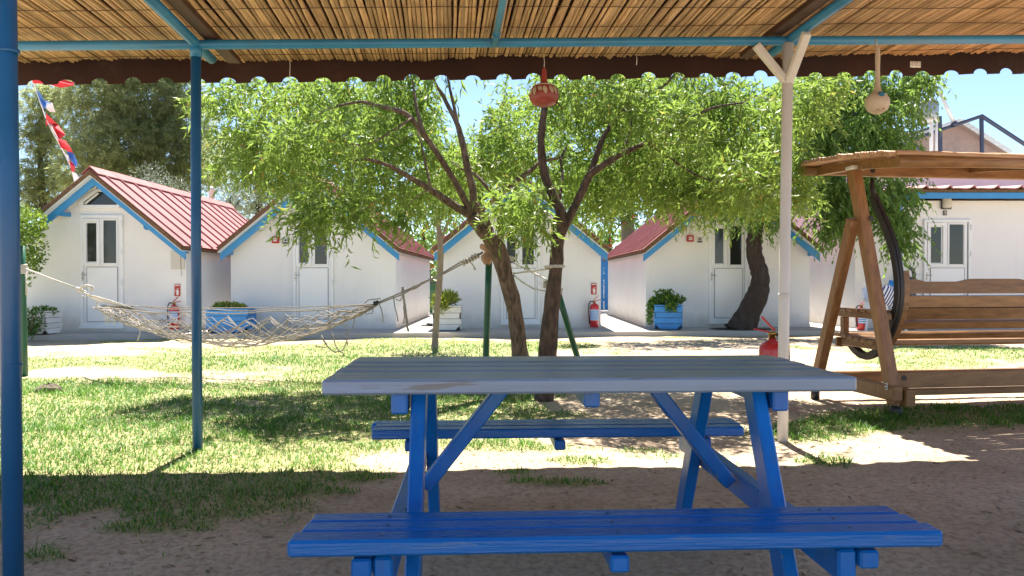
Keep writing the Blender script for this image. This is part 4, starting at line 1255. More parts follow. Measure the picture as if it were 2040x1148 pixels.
# ------------------------------------------------------------------ wooden garden swing (seen from behind)
SWR = RAD(8.0)
SO = Vector((2.755, 6.03, 0))
sw = thing('garden_swing', 'varnished wooden garden swing with cane canopy and slatted seat, seen from behind', 'garden swing', SO, SWR)
SWL = 1.95
def sp(u, v, z): return Vector((u, v, z))
for ui, u in enumerate((0.0, SWL)):
    s = 1 if ui == 0 else -1
    mb = MB(); mb.beam((u + .03 * s, -.45, .10), (u - .06 * s, -.05, 1.92), .085, .085, (0, 1, 0), .008); mb.build('leg', M['swingpost'], sw)
    mb = MB(); mb.beam((u - .075 * s, .47, .10), (u - .10 * s, -.115, 1.50), .075, .085, (0, 1, 0), .008); mb.build('leg', M['swingpost'], sw)
    mb = MB(); mb.box((u + .01 * s - .0, .0, .185), (.075, 1.04, .11), None, .008); mb.build('foot_beam', M['swingwood'], sw)
    mb = MB(); mb.box((u + .095 * s, -.50, .155), (.075, .09, .13), None, .008); mb.build('foot_block', M['swingwood'], sw)
    for (r_, du, v_) in ((.045, .03, -.46), (.036, -.075, .47)):
        mb = MB(); mb.lathe([(r_, 0), (r_, .075), (r_ * .7, .09)], 12, (u + du * s, v_, -.005)); mb.build('rubber_foot', M['rubber'], sw)
    mb = MB(); mb.box((u - .045 * s, -.455, .235), (.004, .03, .05)); mb.build('foot_plate', M['whiteplate'], sw)
    mb = MB(); mb.box((u - .055 * s, -.09, 1.905), (.14, .10, .030), None, .006); mb.build('top_plate', M['whiteplate'], sw)
    mb = MB()
    for (a, b) in ((-.0015, -.012), (-.0015, .012)):
        for q in (-.008, .008): mb.box((u - .0485 * s, -.455 + q, .235 + b), (.004, .007, .010))
    mb.build('plate_hole', M['darkprint'], sw)
    mb = MB(); mb.lathe([(.018, -.05), (.018, .05)], 10, (u + .0 * s, -.150, 1.50), rot=Matrix.Rotation(RAD(90), 3, 'X')); mb.build('bolt', M['blackplastic'], sw)
# long beams
mb = MB(); mb.box((SWL / 2, -.03, 1.893), (SWL + .16, .06, .088), None, .008); mb.build('top_beam', M['swingwood'], sw)
mb = MB(); mb.lathe([(.021, -.004), (.021, .002)], 12, (.10, -.063, 1.893), rot=Matrix.Rotation(RAD(90), 3, 'X')); mb.build('bolt_hole', M['blackplastic'], sw)
mb = MB(); mb.lathe([(.021, -.004), (.021, .002)], 12, (.12, -.428, .29), rot=Matrix.Rotation(RAD(90), 3, 'X')); mb.build('bolt_hole', M['blackplastic'], sw)
mb = MB(); mb.box((SWL / 2 + .02, -.40, .275), (SWL - .0, .05, .125), None, .008); mb.build('base_beam', M['swingwood'], sw)
mb = MB(); mb.box((SWL / 2 + .04, -.30, .165), (SWL - .1, .05, .05), None, .006); mb.build('base_beam', M['swingwood'], sw)
mb = MB(); mb.box((SWL / 2, .42, .19), (SWL, .05, .10), None, .008); mb.build('base_beam', M['swingwood'], sw)
# canopy: curved side rafters, front pole, canes
def can_z(v): return 1.972 + .075 * v - .055 * v * v
for u in (-.05, SWL * .5, SWL + .05):
    mb = MB(); prev = None
    vs, fs = [], []
    N_ = 9
    for k in range(N_):
        v = -.77 + 1.24 * k / (N_ - 1)
        for (du, dz) in ((-.03, -.075), (.03, -.075), (.03, -.005), (-.03, -.005)): vs.append((u + du, v, can_z(v) + dz))
    for k in range(N_ - 1):
        for j in range(4):
            fs.append((4 * k + j, 4 * k + (j + 1) % 4, 4 * k + 4 + (j + 1) % 4, 4 * k + 4 + j))
    fs += [(3, 2, 1, 0), (4 * N_ - 4, 4 * N_ - 3, 4 * N_ - 2, 4 * N_ - 1)]
    mb.add(vs, fs); mb.build('canopy_rafter', M['swingwood'], sw)
for v in (-.79, .48):
    mb = MB(); mb.tube([(-.20, v, can_z(v) - .035), (.6, v, can_z(v) - .028), (1.3, v, can_z(v) - .034), (SWL + .35, v, can_z(v) - .03)], [.040, .036, .038, .036], 10); mb.build('edge_pole', M['swingwood'], sw)
random.seed(21)
canes = []
for k in range(3):
    mb = MB(); pts = []; rs = []
    y = 0
    while y < 2.62:
        pts.append((y, .004 * math.sin(y * 3 + k), .004 * math.sin(y * 2 + 2 * k))); rs.append(.0165 * random.uniform(.93, 1.0)); pts.append((y + .012, .004 * math.sin(y * 3 + k), .004 * math.sin(y * 2 + 2 * k))); rs.append(.0195); y += .26
    mb.tube(pts, rs, 7); canes.append(mb.mesh('cane', M['cane']))
v = -.80
while v < .53:
    o = bpy.data.objects.new('cane', canes[random.randrange(3)]); link(o); o.parent = sw
    o.location = (-.23 + random.uniform(-.03, .03), v, can_z(v) + .022); o.rotation_euler = (random.uniform(0, 6), 0, random.uniform(-.004, .004)); v += .036
for u in (.02, .9, 1.8):
    mb = MB(); mb.tube([(u, -.80 + .1 * k, can_z(-.80 + .1 * k) + .002 + .002 * (k % 2)) for k in range(14)], .004, 4); mb.build('binding_wire', M['wire'], sw)
# hanging bracket: black curved straps at both ends of the seat
CV = [(0, 1.80), (-.005, 1.75), (-.05, 1.64), (-.165, 1.47), (-.275, 1.27), (-.335, 1.05), (-.335, .85), (-.27, .68), (-.165, .53), (-.05, .44), (.08, .405), (.22, .45), (.31, .53)]
def cv_interp(n):
    P_ = [Vector((0, a, b)) for a, b in CV]
    out = []
    m = len(P_) - 1
    for i in range(n):
        t = i / (n - 1) * m
        k = min(int(t), m - 1); f = t - k
        p0, p1, p2, p3 = P_[max(k - 1, 0)], P_[k], P_[k + 1], P_[min(k + 2, m)]
        out.append(.5 * ((2 * p1) + (p2 - p0) * f + (2 * p0 - 5 * p1 + 4 * p2 - p3) * f * f + (3 * p1 - p0 - 3 * p2 + p3) * f ** 3))
    return out
cpts = cv_interp(41)
def strap(u, w, t, i0, i1, off=0.0):
    mb = MB(); vs, fs = [], []
    n = 0
    for i in range(i0, i1):
        p = cpts[i]; tg = (cpts[min(i + 1, 40)] - cpts[max(i - 1, 0)]).normalized()
        nn = Vector((0, -tg.z, tg.y))
        for (du, dn) in ((-w / 2, -t / 2), (w / 2, -t / 2), (w / 2, t / 2), (-w / 2, t / 2)):
            vs.append(Vector((u + du, 0, 0)) + p + nn * (dn + off)); 
        n += 1
    for k in range(n - 1):
        for j in range(4): fs.append((4 * k + j, 4 * k + 4 + j, 4 * k + 4 + (j + 1) % 4, 4 * k + (j + 1) % 4))
    fs += [(0, 1, 2, 3), (4 * n - 1, 4 * n - 2, 4 * n - 3, 4 * n - 4)]
    mb.add(vs, fs, False)
    return mb
US = (.135, SWL - .135)
for u in US:
    s = 1 if u < 1 else -1
    br = strap(u, .055, .050, 5, 41).build('curved_strap', M['rubber'], sw)
    strap(u - s * .0, .012, .062, 6, 40).build('strap_ridge', M['rubber'], br)
    strap(u + s * .058, .050, .060, 16, 33, .018).build('curved_rail', M['swingwood'], sw)
    mb = MB(); mb.tube([(u, 0, 1.84), (u, 0, 1.80), (u, -.004, 1.76), (u, -.02, 1.70)], [.012, .016, .022, .024], 8); mb.build('hanger', M['rubber'], sw)
    mb = MB()
    for i in range(17, 33, 2):
        p = cpts[i]; mb.lathe([(.006, 0), (.006, .004), (0, .006)], 7, (u + s * .06, p.y - .052, p.z), rot=Matrix.Rotation(RAD(90), 3, 'X'))
    tag(mb.build('screw_head', M['darkprint'], sw), kind='stuff')
# backrest and seat slats follow the strap
def slat(z0, h, name, top=False, ua=None, ub=None):
    # find strap point at height z on the back branch
    zc = z0
    best = min(range(14, 31), key=lambda i: abs(cpts[i].z - zc))
    p = cpts[best]; tg = (cpts[best + 1] - cpts[best - 1]).normalized()
    ua = US[0] + .03 if ua is None else ua; ub = US[1] - .03 if ub is None else ub
    nn = Vector((0, -tg.z, tg.y))
    mb = MB(); vs, fs = [], []
    n = 40 if top else 6
    for k in range(n):
        u = ua + (ub - ua) * k / (n - 1)
        bump = 0
        if top:
            t = (u - ua) / (ub - ua)
            bump = .022 * (sstep(.30, .38, t) * sstep(.70, .62, t)) + .018 * (sstep(.14, .08, t) + sstep(.86, .92, t))
        for (dt, dn) in ((-h / 2 - bump, -.017), (h / 2, -.017), (h / 2, .017), (-h / 2 - bump, .017)):
            q = p + tg * dt + nn * (dn + .055); q = Vector((u, q.y, q.z)); vs.append(q)
    for k in range(n - 1):
        for j in range(4): fs.append((4 * k + j, 4 * k + 4 + j, 4 * k + 4 + (j + 1) % 4, 4 * k + (j + 1) % 4))
    fs += [(0, 1, 2, 3), (4 * n - 1, 4 * n - 2, 4 * n - 3, 4 * n - 4)]
    mb.add(vs, fs); mb.build(name, M['swingwood'], sw)
slat(.965, .092, 'back_slat', True)
slat(.845, .086, 'back_slat')
slat(.730, .096, 'back_slat')
slat(.632, .064, 'back_slat')
slat(.562, .050, 'back_slat')
for k, v in enumerate((-.10, -.01, .08, .17, .26, .35)):
    mb = MB(); mb.box((SWL / 2, v, .545 + .02 * (k - 2) * .3), (SWL - .10, .078, .032), None, .005); mb.build('seat_slat', M['swingwood'], sw)
for u in (.10, SWL - .10):
    mb = MB(); mb.box((u, .12, .505), (.04, .52, .06), None, .006); mb.build('seat_rail', M['swingwood'], sw)
    mb = MB(); mb.box((u - .01, .30, .63), (.05, .06, .17), None, .006); mb.build('arm_post', M['swingwood'], sw)
    mb = MB(); mb.box((u - .02, .02, .742), (.045, .66, .05), None, .006); mb.build('arm_rail', M['swingwood'], sw)
    for k in range(7):
        mb = MB(); mb.box((u - .02, -.24 + k * .092, .780), (.13, .070, .022), None, .005); mb.build('arm_slat', M['swingwood'], sw)
mb = MB(); mb.box((SWL / 2, .36, .50), (SWL - .1, .03, .08), None, .006); mb.build('seat_apron', M['swingwood'], sw)
mb = MB(); mb.box((.08, .385, .50), (.006, .05, .025)); mb.build('bracket_plate', M['steel'], sw)

# plastic chair with cushions behind the swing, a dark canister by the blue strip
cp = P(1765, 640, 12.6); cp.z = 0
cp.z = gz(cp.x, cp.y)
ch = thing('plastic_chair', 'white plastic garden chair standing behind the swing', 'chair', cp, RAD(28))
mb = MB(); mb.box((0, 0, .42), (.46, .44, .025), None, .01); mb.build('seat', M['pvc'], ch)
mb = MB(); mb.prism([(-.20, .20, .43), (.20, .20, .43), (.23, .28, .84), (.14, .29, .90), (-.14, .29, .90), (-.23, .28, .84)], (0, .022, 0)); mb.build('backrest', M['pvc'], ch)
for sx in (-1, 1):
    for sy in (-1, 1):
        mb = MB(); mb.tube([(sx * .20, sy * .19, .42), (sx * .235, sy * .23, 0)], [.024, .018], 7); mb.build('leg', M['pvc'], ch)
    mb = MB(); mb.tube([(sx * .235, -.20, .42), (sx * .245, -.17, .64), (sx * .245, .0, .665), (sx * .23, .25, .68)], [.02, .024, .03, .022], 7); mb.build('armrest', M['pvc'], ch)
def pillow(name, label, loc, W, H, T, m, rot):
    n = 8
    vs, fs = [], []
    for side in (-1, 1):
        for i in range(n + 1):
            for j in range(n + 1):
                a, b = i / n * 2 - 1, j / n * 2 - 1
                pinch = 1 - .08 * (a * a * b * b)
                hgt = T * .5 * ((1 - a ** 4) * (1 - b ** 4)) ** .5
                vs.append(Vector((a * W / 2 * pinch, side * hgt, b * H / 2 * pinch)))
    o2 = (n + 1) ** 2
    for i in range(n):
        for j in range(n):
            a = i * (n + 1) + j
            fs.append((a, a + n + 1, a + n + 2, a + 1)); fs.append((o2 + a, o2 + a + 1, o2 + a + n + 2, o2 + a + n + 1))
    mb = MB(); mb.add(vs, fs, True)
    o = place(name, mb.mesh(name, m), None, loc, rot)
    return tag(o, label, 'cushion')
pillow('cushion', 'navy and white striped cushion tilted on the chair behind the swing', P(1771, 592, 12.35), .36, .36, .13, M['cushion'], (RAD(8), RAD(26), RAD(12)))
pillow('cushion', 'plain teal blue cushion peeking out behind the striped cushion', P(1785, 580, 12.60), .34, .34, .13, M['trimblue'], (RAD(-8), RAD(10), RAD(20)))
extinguisher('fire_extinguisher', 'red fire extinguisher standing behind the swing leg near the chair', P(1716, 640, 14.3) * 1.0, r=.085, h=.42)
bpy.context.view_layer.update()
for o in COL.objects:
    if o.get('label', '').startswith('red fire extinguisher standing behind'):
        o.location.z = SLAB_Z
q = P(1808, 560, 14.45); q.z = SLAB_Z
t = thing('canister', 'dark grey canister with a bent spout standing by the blue strip', 'canister', q)
mb = MB(); mb.lathe([(.14, 0), (.15, .02), (.15, .80), (.145, .90), (.11, .98), (.06, 1.01), (0, 1.02)], 16); mb.build('body', M['greyplastic'], t)
mb = MB(); mb.tube([(.10, -.02, .86), (.11, -.03, 1.06), (.085, -.03, 1.15), (.0, -.03, 1.20), (-.07, -.03, 1.24)], [.035, .036, .038, .034, .030], 8); mb.build('spout', M['greyplastic'], t)
mb = MB(); mb.tube([(.10, -.04, 1.06), (.17, -.05, 1.055), (.22, -.05, 1.045)], .006, 5); mb.build('lever', M['steel'], t)

# large extinguisher behind the white pole
q = G(1538, 811); q.z = gz(q.x, q.y)
extinguisher('fire_extinguisher', 'large red fire extinguisher standing on the ground behind the white pole', (q.x, q.y, q.z), r=.103, h=.54, rz=RAD(4), hose_side=1, label_on=False)

# ------------------------------------------------------------------ hammock between green posts
def green_post(px0, py0, px1, py1, d0, d1, r, label):
    a, b = P(px0, py0, d0), P(px1, py1, d1)
    a.z = min(a.z, gz(a.x, a.y)) - .03
    t = thing('hammock_post', label, 'post', a, 0, 'green hammock posts')
    mb = MB(world=True); n = 4
    mb.tube([a.lerp(b, k / n) for k in range(n + 1)], r, 12); mb.build('pole', M['green'], t)
    mb = MB(world=True); mb.tube([b, b + (b - a).normalized() * .004], [r * 1.01, r * .98], 12); mb.build('end_cap', M['green'], t)
    return a, b
green_post(50, 753, 44, 490, 8.02, 8.0, .030, 'upright green post with white rope wound round its top')
gc_a, gc_b = green_post(966, 770, 974, 520, 7.45, 7.35, .032, 'upright dark green post under the tan cloth')
gr_a, gr_b = green_post(1170, 772, 1113, 588, 7.45, 7.1, .030, 'slanting green post leaning on the right-hand forked trunk')

def spiral(c, axis, R_, turns, r, length, n=14):
    axis = Vector(axis).normalized(); u = axis.orthogonal().normalized(); w = axis.cross(u)
    return [Vector(c) + axis * (length * (k / (turns * n) - .5)) + (u * math.cos(2 * math.pi * k / n) + w * math.sin(2 * math.pi * k / n)) * R_ for k in range(turns * n + 1)]
ham = thing('hammock', 'worn grey rope net hammock strung between two green posts', 'hammock', (P(480, 640, 7.7).x, 7.7, 0))
def rope_part(name, pts, r, m, n=6, par=ham):
    mb = MB(world=True); mb.tube(pts, r, n); return mb.build(name, m, par)
hL, hR = 7.9, 7.45
pL = P(50, 537, 7.97)
wr = spiral(P(45, 537, 8.0), (0, 0, 1), .037, 5, .009, .10)
rope_part('post_winding', wr, .010, M['rope'])
rope_part('tie_rope', [P(52, 536, 7.95), P(100, 555, 7.93), P(160, 577, 7.9)], .010, M['rope'], 7)
rope_part('rope_tail', [P(51, 540, 7.95), P(52, 565, 7.95), P(53, 588, 7.95)], [.007, .006, .009], M['rope'])
rope_part('knot', [P(152, 575, 7.9), P(157, 577, 7.9), P(165, 580, 7.9)], [.018, .026, .016], M['rope'], 8)
rope_part('rope_loop', [P(160, 576, 7.88), P(165, 570, 7.86), P(174, 569, 7.86), P(184, 572, 7.86), P(182, 580, 7.86)], [.010, .012, .013, .018, .013], M['rope'], 7)
rope_part('ring', spiral(P(168, 585, 7.88), (.3, 1, .1), .032, 1, .005, .0), .0055, M['steel'])
# gathered cords towards the spreader bar
for k in range(6):
    a = P(165 + k, 582 + k * .6, 7.88)
    b = P(205 + 12 * k, 603 + 2.2 * k, 7.9 - .12 * k + .2)
    rope_part('gathered_cord', [a, a.lerp(b, .5) + Vector((0, 0, -.012 + .004 * k)), b], .0055, M['rope'])
bar_a, bar_b = P(204, 609, 8.25), P(262, 613, 7.55)
rope_part('spreader_bar', [bar_a, bar_a.lerp(bar_b, .5), bar_b], .017, M['greyplastic'], 9)
rope_part('bar_loop', [P(206, 612, 8.2), P(197, 613, 8.2), P(192, 606, 8.2), P(197, 599, 8.2), P(206, 599, 8.2)], .009, M['rope'])
# net surface
gath = P(752, 604, 7.5)
def net_pt(u, v):
    """u along, v across (-1 near edge .. 1 far edge)"""
    xl = 212 + (752 - 212) * u
    d = 7.9 + (7.5 - 7.9) * u
    wdt = .36 * (1 - u ** 3.2) * (.75 + .25 * min(1, u * 6)) + .004
    top = 610 + 13 * math.sin(math.pi * u) ** .8 - 4 * u
    p = P(xl, top, d)
    sag = .44 * (math.sin(math.pi * min(1, u * 1.0) ** .92)) ** .85 if 0 < u < 1 else 0
    a = v * math.pi / 2
    fl = .74 + .26 * abs(v)
    z = p.z - sag * math.cos(a) ** .8 * fl if abs(v) < 1 else p.z
    y = p.y + wdt * math.sin(a)
    k = y / p.y
    return Vector((p.x + .012 * math.sin(9 * u + 4 * v), y, z + .008 * math.sin(23 * u + 7 * v)))
NL = 12
NU = 30
for k in range(NL):
    for sgn in (-1, 1):
        pts = []
        jx, jv = random.uniform(0, 6.3), random.uniform(-.05, .05)
        for i in range(NU + 1):
            u = i / NU
            ph = (k / NL * 2 + sgn * u * 2.1)
            w = (ph % 2.0)
            v = w * 2 - 1 if w <= 1 else 3 - 2 * w
            q = net_pt(min(.995, max(.004, u)), max(-1, min(1, v * .95 + jv)))
            wv = math.sin(math.pi * u)
            pts.append(q + Vector((.012 * math.sin(7 * u + jx), .01 * math.sin(11 * u + 2 * jx), .022 * math.sin(9 * u + jx) * wv + .010 * math.sin(27 * u + 3 * jx) * wv)))
        rope_part('net_cord', pts, .0047, M['netrope'], 5)
for v in (-1, 1):
    rope_part('edge_rope', [net_pt(max(.002, i / 24), v) for i in range(25)], .006, M['netrope'], 6)
rope_part('edge_rope', [P(212 + 22.5 * i, 609 + 6 * math.sin(math.pi * i / 24) - .12 * i, 7.75) for i in range(25)], .0055, M['netrope'], 6)
rope_part('binding', [P(745, 606, 7.5), P(754, 602, 7.5)], [.026, .024], M['blackplastic'], 8)
# right-hand tie: doubled rope up to the cloth-wrapped post
tie = [(752, 603), (800, 583), (815, 576), (850, 560), (880, 545), (915, 524), (945, 512), (962, 502)]
for off in (0, 1):
    rope_part('tie_rope', [P(x, y + off * 3 + (2 * math.sin(x * .05) if off else 0), 7.5 - .0008 * (x - 752)) for x, y in tie], [.008] * 8, M['netrope'], 6)
rope_part('tie_rope', [P(818, 576, 7.42), P(826, 573, 7.42), P(835, 569, 7.42), P(842, 562, 7.42)], [.014, .02, .012, .008], M['netrope'], 7)
rope_part('hitch_knot', spiral(P(936, 517, 7.34), P(960, 504, 7.34) - P(915, 527, 7.34), .022, 6, .01, .19, 10), .0115, M['rope'])
rope_part('rope_tail', [P(938, 523, 7.32), P(943, 530, 7.32), P(947, 538, 7.32)], [.008, .008, .013], M['rope'])
dang = [[(802, 572), (803, 585), (808, 620), (811, 650), (814, 661)], [(800, 578), (806, 600), (812, 640), (812, 658)], [(784, 588), (786, 610), (791, 628), (793, 641)], [(789, 596), (797, 600), (803, 588)],
        [(804, 610), (806, 630), (804, 645)], [(754, 604), (760, 616), (763, 632), (763, 643)], [(744, 608), (742, 624), (730, 626), (722, 618)], [(726, 605), (733, 598), (748, 596), (758, 595)],
        [(706, 625), (706, 640), (702, 655), (693, 662)], [(690, 645), (691, 680), (683, 698), (668, 702), (655, 694), (640, 668)], [(660, 656), (668, 688), (676, 701), (683, 702), (684, 712)], [(640, 672), (652, 690), (646, 693), (628, 689)], [(676, 645), (690, 650), (692, 690)],
        [(572, 660), (573, 640), (576, 630), (590, 628)], [(520, 648), (517, 660), (518, 672)]]
for i, dl in enumerate(dang):
    th_ = .012 if i == 0 else .006
    rope_part('loose_cord', [P(x, y, 7.42 + .01 * i) for x, y in dl], th_, M['netrope'], 5)
for i, dl in enumerate([[(206, 612), (208, 635), (214, 646)], [(210, 612), (213, 632), (219, 643)], [(214, 614), (217, 634), (221, 640)], [(224, 616), (228, 630), (227, 647)], [(236, 622), (240, 632), (236, 634)], [(250, 626), (256, 640), (258, 646)], [(275, 640), (280, 656), (278, 668), (274, 679)], [(244, 630), (238, 622), (232, 625)]]):
    rope_part('loose_cord', [P(x, y, 7.6) for x, y in dl], .006, M['rope'], 5)
# tan cloth wrapped over the post head
mb = MB(world=True)
c0 = P(972, 506, 7.28)
n = 14; rings = 9
vs, fs = [], []
random.seed(5)
for i in range(rings):
    t = i / (rings - 1)
    for k in range(n):
        a = 2 * math.pi * k / n
        rr = (.062 + .022 * math.sin(3.2 * t * math.pi + 1) + .016 * math.sin(3 * a + 5 * t) + .010 * random.uniform(-1, 1)) * (1 - .45 * t ** 3)
        vs.append(c0 + Vector((rr * math.cos(a) + .012 * math.sin(4 * t), rr * .8 * math.sin(a), .085 - .185 * t + .012 * math.sin(2 * a + 3 * t))))
for i in range(rings - 1):
    for k in range(n):
        a, b = i * n + k, i * n + (k + 1) % n
        fs.append((b, a, a + n, b + n))
fs.append(tuple(range(n)))
mb.add(vs, fs, True)
cl = thing('wrapped_cloth', 'crumpled tan cloth wrapped over the head of the middle green post', 'cloth', c0)
mb.build('cloth', M['cloth'], cl)
# ropes tied between the two trunks
tr = thing('trunk_rope', 'grey rope looped between the two forked tree trunks', 'rope', P(1040, 540, 7.0))
rope_part('rope_run', [P(1005, 513, 7.15), P(1045, 535, 6.95), P(1087, 556, 6.75), P(1093, 562, 6.6)], .0085, M['rope'], 7, tr)
rope_part('rope_run', [P(1020, 545, 7.1), P(1055, 541, 6.9), P(1090, 536, 6.62), P(1100, 532, 6.35)], .0085, M['rope'], 7, tr)
rope_part('rope_run', [P(1020, 546, 7.08), P(1040, 562, 6.95), P(1062, 575, 6.85), P(1088, 580, 6.7)], .0085, M['rope'], 7, tr)
rope_part('rope_winding', spiral(P(1105, 532, 6.45), (0, .05, 1), .082, 2, .008, .02, 18), .0085, M['rope'], 6, tr)
rope_part('rope_winding', spiral(P(1090, 566, 6.6), (.1, 0, 1), .03, 3, .008, .07, 12), .010, M['rope'], 6, tr)
rope_part('rope_winding', spiral(P(1112, 580, 7.08), (.1, 0, 1), .036, 4, .008, .05, 12), .009, M['rope'], 6, tr)
rope_part('rope_winding', spiral(P(1012, 512, 7.25), (.3, 0, 1), .085, 2, .008, .02, 18), .0085, M['rope'], 6, tr)

# ------------------------------------------------------------------ hanging gourds
c = P(1084, 189, 4.95)
g = thing('gourd', 'squat red gourd with carved petal pattern hanging from the reed edge', 'gourd', c, 0, 'gourds hanging under the reed roof')
mb = MB(); mb.lathe([(0, -.072), (.045, -.074), (.075, -.062), (.093, -.035), (.099, -.005), (.092, .028), (.072, .052), (.045, .066), (.026, .078), (.020, .10), (.017, .135), (.013, .165), (.006, .178), (0, .179)], 22, squash=(1, 1)); mb.build('body', M['skin_red'], g)
def gr(z):
    pr = [(-.074, .045), (-.062, .075), (-.035, .093), (-.005, .099), (.028, .092), (.052, .072), (.066, .045), (.078, .026)]
    return float(np.interp(z, [a for a, b in pr], [b for a, b in pr]))
for k in range(16):
    a0 = 2 * math.pi * k / 16 + random.uniform(-.05, .05)
    ln = random.uniform(.035, .06); zt = random.uniform(.030, .046)
    vs, fs = [], []
    for i in range(6):
        t = i / 5; z = zt - ln * t; w = .014 * math.sin(math.pi * (.08 + .9 * t)) ** .8 + .001
        for s_ in (-1, 1):
            r_ = gr(z) + .0022; a = a0 + s_ * w / r_ + .10 * t; vs.append((r_ * math.cos(a), r_ * math.sin(a), z))
    for i in range(5): fs.append((2 * i, 2 * i + 2, 2 * i + 3, 2 * i + 1))
    mb = MB(); mb.add(vs, fs, True); mb.build('carved_petal', M['petal'], g)
mb = MB(); mb.lathe([(.0735, .0515), (.075, .054), (.052, .0665), (.048, .067), (.046, .0665)], 22); mb.build('pale_ring', M['petal'], g)
mb = MB(); mb.tube([(0, 0, .178), (.002, 0, .215), (-.004, 0, .27)], .0022, 5); mb.build('hanging_wire', M['whiteplate'], g)
mb = MB(); mb.tube([(.075, -.02, -.045), (.10, -.03, -.075), (.118, -.03, -.10)], .005, 5); mb.build('twig', M['wire'], g)
c = P(1748, 205, 4.62)
g = thing('gourd', 'round pale gourd with a long straight neck hanging from the blue beam', 'gourd', c, 0, 'gourds hanging under the reed roof')
mb = MB(); mb.lathe([(0, -.066), (.03, -.064), (.058, -.045), (.071, -.012), (.070, .018), (.055, .043), (.033, .060), (.020, .078), (.015, .11), (.0135, .2), (.015, .28), (.013, .335), (.006, .345), (0, .346)], 20); mb.build('body', M['skin_pale'], g)
for (az, z, w) in ((-1.62, .040, .020), (-1.35, -.047, .010), (-1.9, -.05, .008)):
    r_ = float(np.interp(z, [-.066, -.045, -.012, .018, .043, .06], [.02, .058, .071, .070, .055, .033])) + .001
    mb = MB(); mb.lathe([(w, 0), (w * .6, .003), (0, .004)], 9, (r_ * math.cos(az), r_ * math.sin(az), z), rot=Vector((math.cos(az), math.sin(az), .5)).to_track_quat('Z', 'Y').to_matrix()); mb.build('paint_dab', M['bluepaint' if z > 0 else 'cloth'], g)
mb = MB(); mb.tube([(0, 0, .34), (.002, .02, .37), (.0, .03, .40)], .004, 5); mb.build('hanging_cord', M['rope'], g)

# ------------------------------------------------------------------ bunting behind the sunlit cabin
bd = 17.5
bt = thing('bunting', 'twisted string of red, white and blue flags hanging beside the pines', 'bunting', P(62, 150, bd))
strp = [(58, 128), (64, 160), (72, 180), (90, 232), (104, 262), (120, 290), (135, 320), (150, 352), (160, 376)]
mb = MB(world=True); mb.tube([P(x, y, bd) for x, y in strp], .012, 5); mb.build('string', M['flagwhite'], bt)
flags = [([(60, 150), (80, 146), (112, 158), (147, 164), (147, 170), (122, 175), (96, 168), (66, 166)], 'flagred'),
         ([(98, 160), (110, 163), (108, 173), (97, 169)], 'flagwhite'),
         ([(70, 177), (80, 186), (92, 206), (90, 218), (80, 206)], 'flagblue'), ([(88, 200), (104, 205), (110, 224), (98, 222), (90, 214)], 'flagwhite'),
         ([(92, 226), (112, 246), (116, 250), (104, 252), (91, 249)], 'flagred'), ([(104, 250), (116, 250), (130, 268), (118, 279), (108, 262)], 'flagred'), ([(94, 246), (106, 250), (118, 280), (110, 268)], 'flagwhite'),
         ([(114, 276), (130, 280), (141, 296), (148, 310), (132, 300), (121, 294)], 'flagred'), ([(130, 296), (146, 306), (154, 322), (152, 334), (140, 318)], 'flagblue'),
         ([(126, 302), (136, 310), (142, 332), (134, 322)], 'flagwhite'), ([(138, 320), (150, 328), (148, 343), (142, 342)], 'flagred'), ([(143, 342), (152, 346), (160, 356), (156, 372), (148, 364)], 'flagwhite')]
for i, (poly, mk) in enumerate(flags):
    mb = MB(world=True)
    pts = [P(x, y, bd - .03 - .012 * (i % 3) + .12 * math.sin(x * .2 + y * .11)) for x, y in poly]
    mb.prism(pts, (0, .006, 0)); mb.build('flag', M[mk], bt)

# rock in the turf
q = G(96, 783); q.z = gz(q.x, q.y)
vs, fs = [], []
n = 10
mb = MB(); prof = [(0, .07), (.05, .068), (.085, .04), (.095, .01), (.08, -.02)]
for (r_, z) in prof:
    for k in range(n):
        a = 2 * math.pi * k / n; rr = r_ * random.uniform(.8, 1.2)
        vs.append((rr * math.cos(a) * 1.3, rr * math.sin(a), z * random.uniform(.8, 1.15)))
for i in range(len(prof) - 1):
    for k in range(n):
        a, b = i * n + k, i * n + (k + 1) % n
        fs.append((a, a + n, b + n, b))
mb.add(vs, fs)
tag(place('rock', mb.mesh('rock', M['rock']), None, q), 'brown clod-like rock in the grass near the wound green post', 'rock')
# ------------------------------------------------------------------ foliage builders
def norm(a): return a / np.maximum(np.linalg.norm(a, axis=-1, keepdims=True), 1e-9)

def leaf_arrays(base, d, L_, W_, fold=.25, curl=.12):
    """diamond leaves folded along the midrib: base (n,3), direction (n,3), length, width"""
    n = len(base)
    d = norm(d)
    r = norm(rng.normal(size=(n, 3)))
    s = norm(np.cross(d, r)); up = np.cross(s, d)
    c = base + d * (L_ * .48)[:, None] + up * (L_ * .03)[:, None]
    l = base + d * (L_ * .42)[:, None] + s * (W_ / 2)[:, None] + up * (W_ * fold)[:, None]
    rr = base + d * (L_ * .42)[:, None] - s * (W_ / 2)[:, None] + up * (W_ * fold)[:, None]
    t = base + d * L_[:, None] - up * (L_ * curl)[:, None]
    V = np.stack([base, l, c, rr, t], 1).reshape(-1, 3)
    o = np.arange(n)[:, None] * 5
    F = np.concatenate([o + np.array([[0, 2, 1]]), o + np.array([[0, 3, 2]]), o + np.array([[1, 2, 4]]), o + np.array([[2, 3, 4]])], 0)
    return V, F

def loc_np(parent, V):
    if parent is None: return V
    Mi = np.array(MW[parent.name].inverted())
    return V @ Mi[:3, :3].T + Mi[:3, 3]

